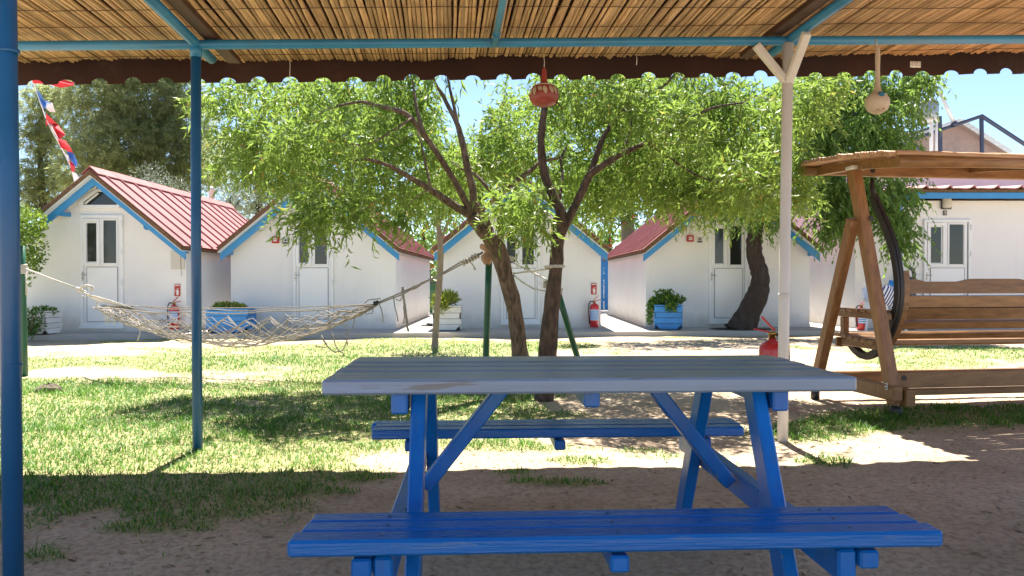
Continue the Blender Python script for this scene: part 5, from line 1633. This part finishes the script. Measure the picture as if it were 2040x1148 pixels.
class Tree:
    def __init__(self, name, label, cat, base, group=None):
        self.t = thing(name, label, cat, base, 0, group)
        self.nodes, self.rad = [], []
        self.mb = MB(world=True)
        self.tw = MB(world=True)
        self.lv, self.lf, self.lo = [], [], 0
    def limb(self, pts, r, n=10, rough=.0, sub=3):
        """smooth tapered limb through pts (world), r = radii at the points"""
        P_ = [Vector(p) for p in pts]; m = len(P_) - 1
        out, rs = [], []
        for i in range(m * sub + 1):
            t = i / sub; k = min(int(t), m - 1); f = t - k
            p0, p1, p2, p3 = P_[max(k - 1, 0)], P_[k], P_[k + 1], P_[min(k + 2, m)]
            q = .5 * ((2 * p1) + (p2 - p0) * f + (2 * p0 - 5 * p1 + 4 * p2 - p3) * f * f + (3 * p1 - p0 - 3 * p2 + p3) * f ** 3)
            rad = r[k] * (1 - f) + r[k + 1] * f
            out.append(q); rs.append(rad * (1 + random.uniform(-rough, rough)))
            self.nodes.append(q); self.rad.append(rad)
        base = len(self.mb.v)
        self.mb.tube(out, rs, n)
        if rough:
            for i in range(base, len(self.mb.v)):
                v = Vector(self.mb.v[i]); a = rs[0] * rough * .9
                self.mb.v[i] = tuple(v + Vector((random.uniform(-a, a), random.uniform(-a, a), random.uniform(-a, a))))
    def grow(self, pts, droop=.25, r=.006, spread=1.0):
        """thin shoots from the nearest limb to each target point"""
        if not len(pts): return []
        N = np.array([tuple(p) for p in self.nodes])
        d0 = np.array([np.min(np.linalg.norm(N - p, axis=1)) for p in pts])
        dirs = [None] * len(pts)
        for i in np.argsort(d0):
            p = pts[i]
            dd = np.linalg.norm(N - p, axis=1) + .25 * np.maximum(0, N[:, 2] - p[2])
            j = int(np.argmin(dd)); a = Vector(N[j]); b = Vector(p)
            L_ = (b - a).length
            up = Vector((0, 0, 1)) * L_ * droop
            q = [a, a.lerp(b, .33) + up * .8 + Vector(rng.normal(0, .03 * L_, 3)), a.lerp(b, .68) + up * .75 + Vector(rng.normal(0, .03 * L_, 3)), b]
            r0 = min(r * (1 + L_ * 1.2), self.rad[j] * .8)
            self.tw.tube(q, [r0, r0 * .75, r0 * .55, r0 * .4], 5, caps=False)
            for k in (1, 2, 3):
                self.nodes.append(q[k]); self.rad.append(r0 * .6)
            N = np.vstack([N, np.array([tuple(x) for x in q[1:]])])
            dirs[i] = np.array((q[3] - q[2]).normalized())
        return dirs
    def sprays(self, pts, dirs, per, nl, Ls, Ws, length=.3, droop=.6, leafdroop=.5, jitter=.05, open_=.9):
        """leafy shoots hanging from the tips, leaves set along each shoot"""
        pts = np.asarray(pts); k = len(pts)
        b = np.repeat(pts, per, 0) + rng.normal(0, jitter, (k * per, 3))
        d = norm(np.repeat(np.asarray(dirs), per, 0) * .5 + rng.normal(0, .75, (k * per, 3)) + np.array([0, 0, -.15]))
        ln = length * rng.uniform(.55, 1.25, k * per)
        tt = (np.arange(nl) + .5) / nl
        B = b[:, None, :] + d[:, None, :] * (ln[:, None] * tt[None, :])[:, :, None]
        B[:, :, 2] -= droop * (ln[:, None] * tt[None, :] ** 2)
        B = B.reshape(-1, 3)
        tang = d[:, None, :] + np.array([0, 0, -2 * droop]) * tt[None, :, None]
        tang = norm(tang).reshape(-1, 3)
        side = norm(rng.normal(size=B.shape))
        ld = norm(tang * .75 + side * open_ + np.array([0, 0, -leafdroop]))
        n = len(B)
        self.leaves(B, ld, rng.uniform(Ls[0], Ls[1], n), rng.uniform(Ws[0], Ws[1], n))
    def leaves(self, B, ld, L_, W_, **k):
        V, F = leaf_arrays(B, ld, L_, W_, **k)
        self.lv.append(V); self.lf.append(F + self.lo); self.lo += len(V)
    def done(self, bark, leafm, twm=None, trunk='trunk', crown='crown'):
        if self.mb.v: self.mb.build(trunk, M[bark], self.t)
        if self.tw.v: tag(self.tw.build('twigs', M[twm or bark], self.t), kind='stuff')
        if self.lv:
            V = loc_np(self.t, np.concatenate(self.lv)); F = np.concatenate(self.lf)
            place(crown, raw_mesh(crown, V, F, M[leafm]), self.t)

def clump_pts(cl, n, hollow=.35):
    """cl: (px, py, d, rx px, ry px, rd m) -> n points inside an uneven ellipsoid standing at its own distance"""
    px, py, d, rx, ry, rd = cl
    c = np.array(P(px, py, d)); k = d / FPX
    out = []
    while len(out) < n:
        q = rng.normal(size=3); q /= np.linalg.norm(q)
        r_ = rng.random() ** (1 / 2.2)
        if r_ < hollow: continue
        out.append(c + q * r_ * np.array([rx * k, rd, ry * k]))
    return out

# ------------------------------------------------------------------ two almond trees before the third cabin
def pts_px(lst, d0, d1):
    m = len(lst) - 1
    return [P(x, y, d0 + (d1 - d0) * i / max(1, m)) for i, (x, y) in enumerate(lst)]

TL_ = Tree('almond_tree', 'almond tree with a leaning trunk forking left over the tan cloth', 'tree', G(1050, 772), 'almond trees by the hammock')
b0 = G(1051, 772); b0.z -= .06
TL_.limb([b0, P(1043, 740, 7.27), P(1035, 700, 7.25), P(1026, 620, 7.2), P(1006, 545, 7.1), P(988, 492, 7.05), P(964, 462, 7.0), P(939, 430, 6.95)], [.095, .084, .079, .076, .074, .082, .066, .060], 14, .07)
TL_.limb(pts_px([(939, 430), (901, 407), (858, 378), (823, 357), (798, 343), (769, 328), (730, 318), (690, 322)], 6.95, 6.2), [.044, .036, .030, .026, .022, .018, .013, .008], 9, .05)
TL_.limb(pts_px([(940, 428), (923, 393), (901, 353), (876, 314), (844, 268), (819, 236), (794, 221), (751, 211), (716, 203), (660, 215)], 6.95, 6.3), [.034, .030, .028, .026, .024, .026, .024, .018, .013, .007], 9, .05)
TL_.limb(pts_px([(943, 425), (942, 378), (933, 343), (923, 293), (912, 250), (894, 214), (880, 186), (866, 164), (840, 90), (800, 0)], 6.95, 7.1), [.040, .034, .032, .030, .026, .020, .017, .015, .012, .008], 9, .05)
TL_.limb(pts_px([(912, 250), (903, 205), (893, 160), (880, 60)], 7.0, 7.2), [.018, .015, .012, .007], 8, .04)
TL_.limb(pts_px([(978, 470), (976, 457), (966, 432), (951, 410), (945, 395)], 7.05, 7.2), [.040, .032, .030, .028, .016], 9, .06)
TL_.limb(pts_px([(988, 490), (996, 482), (997, 436), (991, 396), (1001, 382), (1023, 364), (1044, 350), (1062, 336), (1073, 325), (1108, 316), (1150, 312)], 7.1, 7.6), [.044, .036, .031, .031, .028, .028, .026, .022, .018, .012, .006], 9, .06)
TL_.limb(pts_px([(991, 398), (966, 368), (944, 346), (915, 335)], 7.2, 7.4), [.022, .019, .015, .010], 8, .05)
TL_.limb(pts_px([(858, 378), (851, 340), (842, 300), (832, 260)], 6.6, 6.9), [.013, .011, .010, .006], 7, .04)
TL_.limb(pts_px([(819, 236), (780, 262), (740, 285), (690, 290)], 6.55, 6.1), [.012, .010, .008, .005], 7, .04)
TL_.limb(pts_px([(846, 270), (832, 225), (826, 190), (822, 160)], 6.6, 6.8), [.018, .016, .012, .008], 7, .04)

TR_ = Tree('almond_tree', 'almond tree with a straight dark trunk and torn fork behind the table', 'tree', G(1083, 797), 'almond trees by the hammock')
b0 = G(1083, 799); b0.z -= .06
TR_.limb([b0, P(1086, 760, 6.46), P(1091, 705, 6.46), P(1098, 620, 6.45), P(1107, 540, 6.45), P(1111, 480, 6.45), P(1113, 450, 6.45), P(1121, 424, 6.45)], [.094, .082, .077, .068, .060, .058, .060, .052], 14, .07)
TR_.limb(pts_px([(1119, 430), (1114, 414), (1098, 382), (1084, 343), (1078, 293), (1080, 250), (1084, 221), (1083, 170), (1070, 90), (1060, 0)], 6.45, 6.6), [.046, .044, .040, .036, .034, .032, .030, .024, .016, .009], 10, .05)
TR_.limb(pts_px([(1119, 470), (1124, 455), (1144, 414), (1166, 368), (1176, 348), (1198, 332), (1237, 307), (1287, 286), (1337, 259), (1369, 239), (1420, 215), (1480, 205)], 6.47, 6.2), [.030, .036, .035, .035, .035, .028, .026, .022, .017, .013, .010, .006], 10, .05)
TR_.limb(pts_px([(1176, 348), (1182, 329), (1194, 293), (1209, 261), (1237, 225), (1259, 186), (1275, 130), (1300, 30)], 6.44, 6.8), [.030, .028, .026, .022, .017, .015, .012, .008], 9, .05)
TR_.limb(pts_px([(1287, 286), (1330, 311), (1360, 333), (1398, 354), (1440, 365)], 6.3, 6.3), [.013, .011, .010, .008, .005], 7, .04)
TR_.limb(pts_px([(1114, 400), (1121, 350), (1117, 318), (1130, 290)], 6.5, 6.9), [.016, .013, .012, .007], 7, .04)
TR_.limb(pts_px([(1237, 225), (1290, 190), (1330, 165), (1370, 110)], 6.7, 6.4), [.014, .012, .010, .006], 7, .04)
TR_.limb(pts_px([(1240, 305), (1255, 262), (1262, 225), (1290, 180)], 6.4, 6.7), [.013, .012, .010, .006], 7, .04)

CL_L = [(415, 210, 6.9, 25, 30, .25), (480, 240, 7.3, 55, 60, .2), (530, 320, 7.1, 70, 45, .3), (520, 180, 7.4, 90, 40, .6), (640, 230, 7.5, 120, 70, .8), (600, 330, 7.2, 85, 55, .6), (640, 390, 6.5, 70, 50, .5), (625, 420, 6.0, 40, 40, .35),
        (690, 415, 6.2, 55, 30, .35), (645, 445, 5.95, 36, 20, .25), (740, 300, 7.4, 100, 60, .7), (760, 375, 7.2, 75, 40, .5), (800, 430, 6.4, 28, 22, .2), (720, 180, 7.5, 140, 45, .8), (800, 250, 7.8, 70, 60, .6), (830, 190, 7.8, 60, 40, .6), (850, 330, 7.9, 80, 50, .7),
        (950, 330, 8.0, 60, 50, .6), (985, 300, 8.1, 60, 50, .5), (860, 390, 7.8, 60, 30, .5), (1000, 230, 8.1, 40, 50, .5), (450, 310, 7.2, 28, 32, .2), (580, 260, 6.3, 60, 50, .4), (700, 260, 6.2, 60, 45, .3), (500, 280, 6.7, 45, 45, .1)]
CL_R = [(1050, 400, 6.4, 40, 40, .35), (1062, 440, 6.2, 30, 24, .25), (1020, 415, 6.7, 28, 28, .3), (1150, 220, 7.4, 90, 60, .8), (1220, 330, 7.9, 110, 55, .7), (1190, 400, 7.9, 70, 35, .5), (1270, 220, 7.5, 90, 60, .8), (1290, 350, 7.7, 80, 50, .6),
        (1390, 210, 7.2, 110, 60, .9), (1400, 310, 7.2, 110, 55, .7), (1440, 365, 6.8, 80, 40, .5), (1350, 390, 7.2, 70, 35, .5), (1500, 250, 6.9, 90, 70, .8), (1550, 330, 6.9, 60, 55, .5), (1520, 385, 6.9, 60, 30, .4), (1590, 220, 6.9, 50, 55, .5), (1620, 180, 7.0, 40, 30, .5),
        (1596, 390, 6.9, 20, 40, .25), (1130, 330, 7.9, 60, 50, .5), (1030, 300, 7.8, 40, 60, .4), (1120, 165, 7.4, 80, 30, .6), (1340, 250, 6.0, 60, 50, .35), (1480, 330, 6.0, 60, 45, .35), (1240, 180, 6.1, 50, 40, .3)]
UP_L = [(720, 90, 6.9, 160, 40, .8), (880, 60, 7.2, 110, 50, .8)]
UP_R = [(1180, 80, 6.8, 120, 45, .8), (1380, 90, 6.6, 150, 40, .8)]
def fill(T, cls, dens, per, nl, Ls, Ws, **k):
    pts = []
    for c in cls:
        pts += clump_pts(c, max(4, int(dens * (c[3] * c[4]) ** .5 * c[2] / FPX * 60 * (c[5] + .5))))
    pts = [p for p in pts if p[2] > .5]
    dirs = T.grow(pts, r=k.pop('r', .006), droop=k.pop('gdroop', .2))
    T.sprays(pts, dirs, per, nl, Ls, Ws, **k)
    return len(pts)
n1 = fill(TL_, CL_L, 1.15, 6, 12, (.055, .105), (.013, .022), length=.23, droop=.22, leafdroop=.20)
n2 = fill(TR_, CL_R, 1.40, 6, 12, (.055, .105), (.013, .022), length=.23, droop=.22, leafdroop=.20)
fill(TL_, UP_L, .40, 7, 12, (.10, .16), (.018, .030), length=.4, droop=.6, leafdroop=.6)
fill(TR_, UP_R, .40, 7, 12, (.10, .16), (.018, .030), length=.4, droop=.6, leafdroop=.6)
TL_.done('bark', 'leaf_near', 'twig'); TR_.done('bark_dark', 'leaf_near', 'twig')

# ------------------------------------------------------------------ crooked dark tree on the walk
TD_ = Tree('crooked_tree', 'tree with a thick crooked dark trunk growing through the walk before the white cabin', 'tree', (P(1480, 657, 14.5).x, 14.5, SLAB_Z))
TD_.limb([P(1472, 664, 14.5), P(1480, 650, 14.5), P(1493, 620, 14.5), P(1509, 588, 14.5), P(1515, 560, 14.5), P(1511, 535, 14.5), P(1503, 510, 14.5), P(1502, 480, 14.5), P(1506, 450, 14.5), P(1512, 420, 14.5), P(1522, 385, 14.4)],
          [.31, .27, .225, .200, .175, .158, .150, .140, .135, .125, .11], 16, .05, 4)
TD_.limb(pts_px([(1520, 390), (1560, 330), (1610, 285), (1660, 250), (1720, 225), (1780, 205)], 14.4, 13.8), [.09, .08, .065, .05, .035, .02], 9, .05)
TD_.limb(pts_px([(1600, 292), (1650, 320), (1710, 350), (1760, 400), (1790, 450)], 14.3, 13.5), [.05, .045, .035, .025, .012], 8, .05)
TD_.limb(pts_px([(1522, 385), (1530, 320), (1560, 250), (1600, 190), (1640, 120)], 14.4, 14.6), [.08, .065, .05, .035, .02], 8, .05)
TD_.limb(pts_px([(1518, 395), (1450, 360), (1380, 335), (1300, 330), (1200, 335)], 14.4, 13.1), [.07, .05, .04, .03, .012], 8, .05)
TD_.limb(pts_px([(1514, 410), (1480, 380), (1440, 365)], 14.4, 13.9), [.06, .04, .02], 8, .05)
mb = MB(); mb.lathe([(.30, .0), (.46, .0), (.48, .004), (.30, .006)], 20, (-.02, .02, .003), squash=(1.3, .8)); mb.build('root_hole', M['soilpot'], TD_.t)
CL_D = [(1640, 250, 14.2, 75, 55, 1.0), (1690, 290, 14.0, 80, 65, 1.0), (1745, 220, 13.9, 70, 55, .9), (1790, 185, 14.0, 45, 32, .7), (1690, 190, 14.2, 90, 50, .9), (1620, 345, 13.8, 50, 45, .6), (1690, 375, 13.7, 60, 50, .6), (1745, 385, 13.5, 45, 52, .6),
        (1785, 435, 13.4, 26, 34, .4), (1800, 480, 13.35, 18, 22, .3), (1650, 430, 13.8, 30, 30, .4), (1600, 200, 14.4, 60, 60, .8), (1500, 392, 13.9, 65, 30, .5), (1440, 385, 13.9, 36, 24, .4), (1540, 410, 13.9, 30, 22, .4), (1690, 435, 13.6, 20, 22, .3), (1800, 390, 13.5, 18, 34, .3), (1770, 300, 13.7, 45, 40, .6),
        (1330, 340, 13.4, 70, 40, .8), (1400, 300, 13.6, 80, 50, .9), (1240, 330, 13.2, 60, 40, .7), (1150, 350, 13.0, 40, 30, .5), (1835, 165, 14.0, 18, 14, .4), (1700, 100, 14.4, 120, 40, .8)]
fill(TD_, CL_D, 1.0, 6, 11, (.08, .14), (.028, .046), length=.34, droop=.7, leafdroop=.7, r=.010, jitter=.10)
TD_.done('darkbark', 'leaf_mid')

# ------------------------------------------------------------------ thin sapling
TS_ = Tree('sapling', 'thin grey sapling standing in the lawn before the gap between two cabins', 'tree', G(866, 696))
b0 = G(866, 697); b0.z -= .04
TS_.limb([b0, P(868, 660, 11.25), P(872, 600, 11.25), P(877, 540, 11.25), P(877, 490, 11.25), P(873, 440, 11.25), P(870, 400, 11.2), P(868, 350, 11.2)], [.055, .048, .045, .046, .047, .034, .024, .014], 10, .05)
TS_.limb(pts_px([(876, 485), (888, 455), (898, 425), (905, 390)], 11.25, 11.2), [.026, .022, .018, .010], 8, .05)
TS_.limb(pts_px([(874, 450), (884, 420), (880, 380)], 11.25, 11.3), [.02, .016, .009], 7, .05)
fill(TS_, [(868, 350, 11.2, 50, 30, .4), (905, 375, 11.2, 40, 30, .4), (840, 380, 11.2, 30, 20, .3)], 1.2, 5, 9, (.08, .13), (.016, .026), length=.35, droop=.6, leafdroop=.7)
TS_.done('greybark', 'leaf_near')

# ------------------------------------------------------------------ pines and bushes behind the cabins
def mass_leaves(T, cls, per_m2, Ls, Ws, up=.2, tuft=None, shell=.25):
    for (px, py, d, rx, ry, rd) in cls:
        k = d / FPX
        area = 4 * (rx * k) * (ry * k) + 2 * rd * (rx * k)
        n = int(area * per_m2)
        c = np.array(P(px, py, d))
        q = norm(rng.normal(size=(n, 3)))
        lump = .82 + .34 * fbm(q[:, 0] * 2 + q[:, 2] * 1.3 + px, q[:, 1] * 2 - q[:, 2] + py, 1.6, 3)
        r_ = rng.random(n) ** shell * lump
        b = c + q * r_[:, None] * np.array([rx * k, rd, ry * k])
        if tuft:
            b = np.repeat(b, tuft, 0); qq = np.repeat(q, tuft, 0)
            ax = np.repeat(norm(q * .6 + rng.normal(0, .5, (n, 3)) + np.array([0, 0, up])), tuft, 0)
            dd = norm(ax * 1.0 + rng.normal(0, .55, b.shape))
        else:
            dd = norm(q * .5 + rng.normal(0, .7, b.shape) + np.array([0, 0, up]))
        m = len(b)
        keep = b[:, 2] > .05
        T.leaves(b[keep], dd[keep], rng.uniform(Ls[0], Ls[1], m)[keep], rng.uniform(Ws[0], Ws[1], m)[keep])

def bg_tree(name, label, px, d, cls, leafm, per_m2, Ls, Ws, trunk=.2, bark='darkbark', top=None, group=None, **k):
    p = P(px, 600, d); p.z = 0
    T = Tree(name, label, 'tree' if 'tree' in name or 'pine' in name else 'bush', p, group)
    tp = P(px, top if top is not None else min(c[1] for c in cls), d)
    T.limb([p - Vector((0, 0, .1)), p.lerp(tp, .35) + Vector((.08, 0, 0)), p.lerp(tp, .7) - Vector((.1, 0, 0)), tp], [trunk, trunk * .8, trunk * .5, trunk * .15], 8, .05)
    for c in cls:
        q = P(c[0], c[1], c[2])
        a = p.lerp(tp, min(.9, max(.25, (q.z - .6) / max(.5, tp.z))))
        T.limb([a, a.lerp(q, .5) + Vector((0, 0, .1)), q], [trunk * .3, trunk * .2, trunk * .1], 6, .05)
    mass_leaves(T, cls, per_m2, Ls, Ws, **k)
    T.done(bark, leafm)
    return T
PN = 'pines and trees behind the cabins'
bg_tree('pine_tree', 'tall dense pine with drooping grey-green needles behind the sunlit red roof', 235, 27,
        [(200, 210, 27, 75, 65, 1.6), (290, 200, 26.5, 80, 60, 1.6), (240, 290, 26, 95, 60, 1.6), (330, 290, 26.5, 70, 60, 1.5), (180, 340, 27, 60, 60, 1.4), (300, 360, 26.5, 85, 50, 1.4), (370, 230, 27, 55, 70, 1.4), (260, 130, 27, 110, 50, 1.6), (400, 330, 27, 50, 60, 1.2), (330, 110, 27, 90, 50, 1.5)],
        'leaf_pine', 90, (.16, .34), (.016, .030), .28, top=90, tuft=11, up=-.1, shell=.35, group=PN)
bg_tree('pine_tree', 'slimmer pale pine at the sky edge beside the tall dense pine', 85, 29,
        [(85, 210, 29, 38, 45, .9), (70, 270, 29, 32, 40, .8), (105, 280, 29, 35, 45, .8), (75, 350, 29, 38, 50, .9), (110, 370, 29, 35, 45, .8), (120, 190, 29, 30, 30, .8), (60, 400, 29, 30, 40, .8)],
        'leaf_pine', 80, (.16, .34), (.016, .030), .2, top=180, tuft=11, up=-.1, shell=.4, group=PN)
bg_tree('olive_tree', 'silvery leaved tree just behind the sunlit red roof beside the flue pipe', 330, 22.5,
        [(300, 355, 22.5, 40, 32, .7), (345, 375, 22.5, 38, 25, .6), (290, 385, 22.5, 35, 25, .5)], 'leaf_olive', 260, (.07, .13), (.016, .03), .1, group=PN, shell=.45)
bg_tree('olive_tree', 'silvery leaved tree between the flue pipe and the second cabin roof', 460, 22.8,
        [(450, 400, 22.8, 45, 35, .7), (490, 390, 23, 40, 35, .7), (420, 420, 22.8, 30, 25, .5), (480, 440, 22.8, 35, 25, .5)], 'leaf_olive', 260, (.07, .13), (.016, .03), .1, group=PN, shell=.45)
bg_tree('dark_tree', 'dark green tree behind the leafy branches of the second cabin', 520, 26,
        [(470, 320, 26, 70, 60, 1.2), (560, 320, 26, 80, 65, 1.2), (520, 400, 26, 80, 50, 1.0)], 'leaf_pine', 70, (.16, .30), (.02, .035), .2, tuft=8, group=PN, shell=.4)
bg_tree('leafy_tree', 'pale green tree behind the third cabin seen through the almond branches', 960, 25,
        [(1010, 310, 25, 70, 45, 1.0), (900, 320, 25, 60, 45, 1.0), (960, 370, 24.5, 95, 45, 1.0), (1060, 360, 24.8, 70, 50, 1.0), (840, 290, 25.5, 50, 50, 1.0), (1040, 240, 25, 60, 50, 1.0), (1120, 250, 25, 60, 60, 1.0)], 'leaf_hedge', 170, (.14, .24), (.05, .09), .2, group=PN, shell=.4)
bg_tree('leafy_tree', 'leafy tree with a stout trunk behind the gap by the red cabin roof', 1247, 24.5,
        [(1200, 330, 24.5, 65, 60, 1.0), (1280, 300, 24.5, 80, 60, 1.0), (1370, 290, 24.5, 80, 55, 1.0), (1240, 400, 24.2, 55, 40, .8), (1330, 370, 24.4, 70, 45, .8), (1450, 320, 24.6, 70, 60, 1.0), (1240, 220, 24.5, 80, 60, 1.0), (1380, 210, 24.5, 90, 60, 1.0), (1490, 230, 24.6, 70, 60, 1.0)], 'leaf_bush', 170, (.14, .24), (.05, .09), .3, bark='greybark', group=PN, shell=.4)
bg_tree('leafy_tree', 'light green tree top behind the almond crown over the second roof', 700, 26,
        [(640, 290, 26, 80, 55, 1.0), (740, 320, 26, 80, 50, 1.0), (700, 390, 25.5, 90, 45, 1.0), (620, 220, 26, 80, 55, 1.0), (740, 220, 26, 80, 55, 1.0), (820, 250, 26, 50, 45, .8)], 'leaf_hedge', 160, (.14, .24), (.05, .09), .2, group=PN, shell=.4)
bg_tree('leafy_tree', 'leafy tree behind the fourth cabin between the white pole and swing', 1600, 26,
        [(1560, 330, 26, 70, 55, 1.0), (1640, 340, 26, 60, 45, 1.0)], 'leaf_bush', 160, (.14, .24), (.05, .09), .2, group=PN, shell=.4)
# flowering shrubs in the gaps
def flowering(label, px, d, cls, nf):
    T = bg_tree('flowering_shrub', label, px, d, cls, 'leaf_hedge', 240, (.09, .16), (.035, .06), .07, group='flowering shrubs between the cabins', shell=.4)
    B = []
    for c in cls:
        B += clump_pts(c, max(2, int(nf / len(cls))), .8)
    B = np.array(B); n = len(B)
    Bp = np.repeat(B, 5, 0); D_ = norm(rng.normal(size=Bp.shape) + np.array([0, -.6, .3]))
    V_, F_ = leaf_arrays(Bp, D_, rng.uniform(.06, .10, len(Bp)), rng.uniform(.05, .08, len(Bp)))
    place('blossoms', raw_mesh('blossoms', loc_np(T.t, V_), F_, M['flower']), T.t)
flowering('green shrub with orange red flowers filling the gap behind the thin sapling', 850, 22.5,
          [(845, 420, 22.5, 50, 50, .8), (865, 490, 22.3, 30, 60, .7), (800, 400, 22.8, 45, 40, .7), (868, 560, 22.2, 20, 50, .5), (905, 420, 22.8, 40, 50, .7)], 46)
flowering('green shrub with few orange flowers behind the gap by the blue gate', 1220, 23.5,
          [(1215, 430, 23.5, 40, 30, .6), (1260, 430, 23.5, 35, 30, .6), (1206, 480, 23.6, 18, 40, .4)], 14)
# hedge shrubs at the end of the row
T = Tree('hedge_shrub', 'bright green shrub overhanging the end of the first white wall', 'bush', (P(30, 600, 12.9).x, 12.9, 0))
T.limb([G(25, 665), P(30, 600, 12.9), P(35, 520, 12.9), P(45, 450, 12.9)], [.06, .05, .04, .02], 8, .05)
mass_leaves(T, [(40, 450, 12.9, 42, 40, .5), (62, 440, 12.8, 26, 28, .35), (55, 490, 12.8, 30, 40, .4), (20, 540, 12.9, 32, 60, .5), (72, 520, 12.8, 14, 22, .2), (0, 450, 13, 50, 60, .5), (10, 620, 12.9, 28, 40, .4)], 900, (.05, .09), (.028, .048), shell=.4)
T.done('greybark', 'leaf_hedge')
T = Tree('low_shrub', 'low dark green shrub at the foot of the wound green post', 'bush', (P(62, 660, 12.7).x, 12.7, 0))
T.limb([G(62, 672), P(62, 655, 12.7), P(66, 625, 12.7)], [.03, .025, .01], 6)
mass_leaves(T, [(62, 640, 12.7, 22, 30, .25), (55, 655, 12.7, 18, 20, .2)], 1500, (.04, .07), (.02, .034), shell=.5)
T.done('greybark', 'leaf_bush')

# plants in the planter boxes
def plant(name, label, p, H, spots, leafm, n, Ls, Ws, up=.5, stems=6):
    T = Tree(name, label, 'plant', (p.x, p.y, p.z + H), 'plants in the planter boxes')
    for k in range(stems):
        a = rng.uniform(0, 6.28); e = Vector((.16 * math.cos(a), .14 * math.sin(a), .12))
        b = Vector((p.x, p.y, p.z + H - .04))
        T.limb([b, b + e * .5 + Vector((0, 0, .03)), b + e], [.008, .006, .004], 5)
    for (dx, dy, dz, rx, ry, rz_, f) in spots:
        m = int(n * f)
        q = norm(rng.normal(size=(m, 3))); r_ = rng.random(m) ** .45
        b = np.array([p.x + dx, p.y + dy, p.z + H + dz]) + q * r_[:, None] * np.array([rx, ry, rz_])
        dd = norm(q * .6 + rng.normal(0, .5, b.shape) + np.array([0, 0, up]))
        T.leaves(b, dd, rng.uniform(Ls[0], Ls[1], m), rng.uniform(Ws[0], Ws[1], m))
    T.done('twig', leafm, trunk='stems', crown='leaves')
plant('potted_plant', 'small trailing leaves over the white planter at the end cabin', p1, .40, [(.05, -.05, .02, .16, .15, .05, 1), (.20, -.05, .0, .08, .05, .04, .4)], 'leaf_ivy', 150, (.04, .07), (.02, .035))
plant('potted_plant', 'low yellow-green rosettes in the wide blue planter behind the hammock', p2, .42, [(-.05, 0, .03, .30, .22, .07, 1)], 'leaf_yel', 420, (.05, .09), (.03, .05))
plant('potted_plant', 'upright fleshy yellow-green stems spilling from the white planter by the sapling', p3, .46, [(-.04, -.05, .12, .24, .22, .11, 1), (-.10, -.24, -.02, .16, .06, .13, .45)], 'leaf_yel', 900, (.09, .16), (.012, .020), up=.9)
plant('potted_plant', 'trailing ivy-like plant hanging over the blue planter by the crooked trunk', p4, .46, [(0, 0, .10, .32, .24, .11, 1), (-.30, -.08, .0, .10, .10, .14, .35), (-.36, -.10, -.22, .05, .06, .18, .15), (.02, -.26, -.03, .10, .04, .10, .2), (-.05, 0, .24, .2, .1, .05, .12)], 'leaf_ivy', 900, (.04, .08), (.025, .045))
# low far wood that closes the view behind the cabins
n = 45000
x = rng.uniform(-110, 110, n); y = rng.uniform(48, 60, n)
hmax = 3.0 + 2.2 * fbm(x, y, .12, 3, 2)
z = rng.random(n) ** .6 * hmax
B = np.stack([x, y, z], -1)
V_, F_ = leaf_arrays(B, rng.normal(size=(n, 3)), rng.uniform(.3, .6, n), rng.uniform(.16, .32, n))
tag(place('far_trees', raw_mesh('far_trees', V_, F_, M['leaf_bush'])), 'far low wood closing the view behind the cabins', None, None, 'stuff')
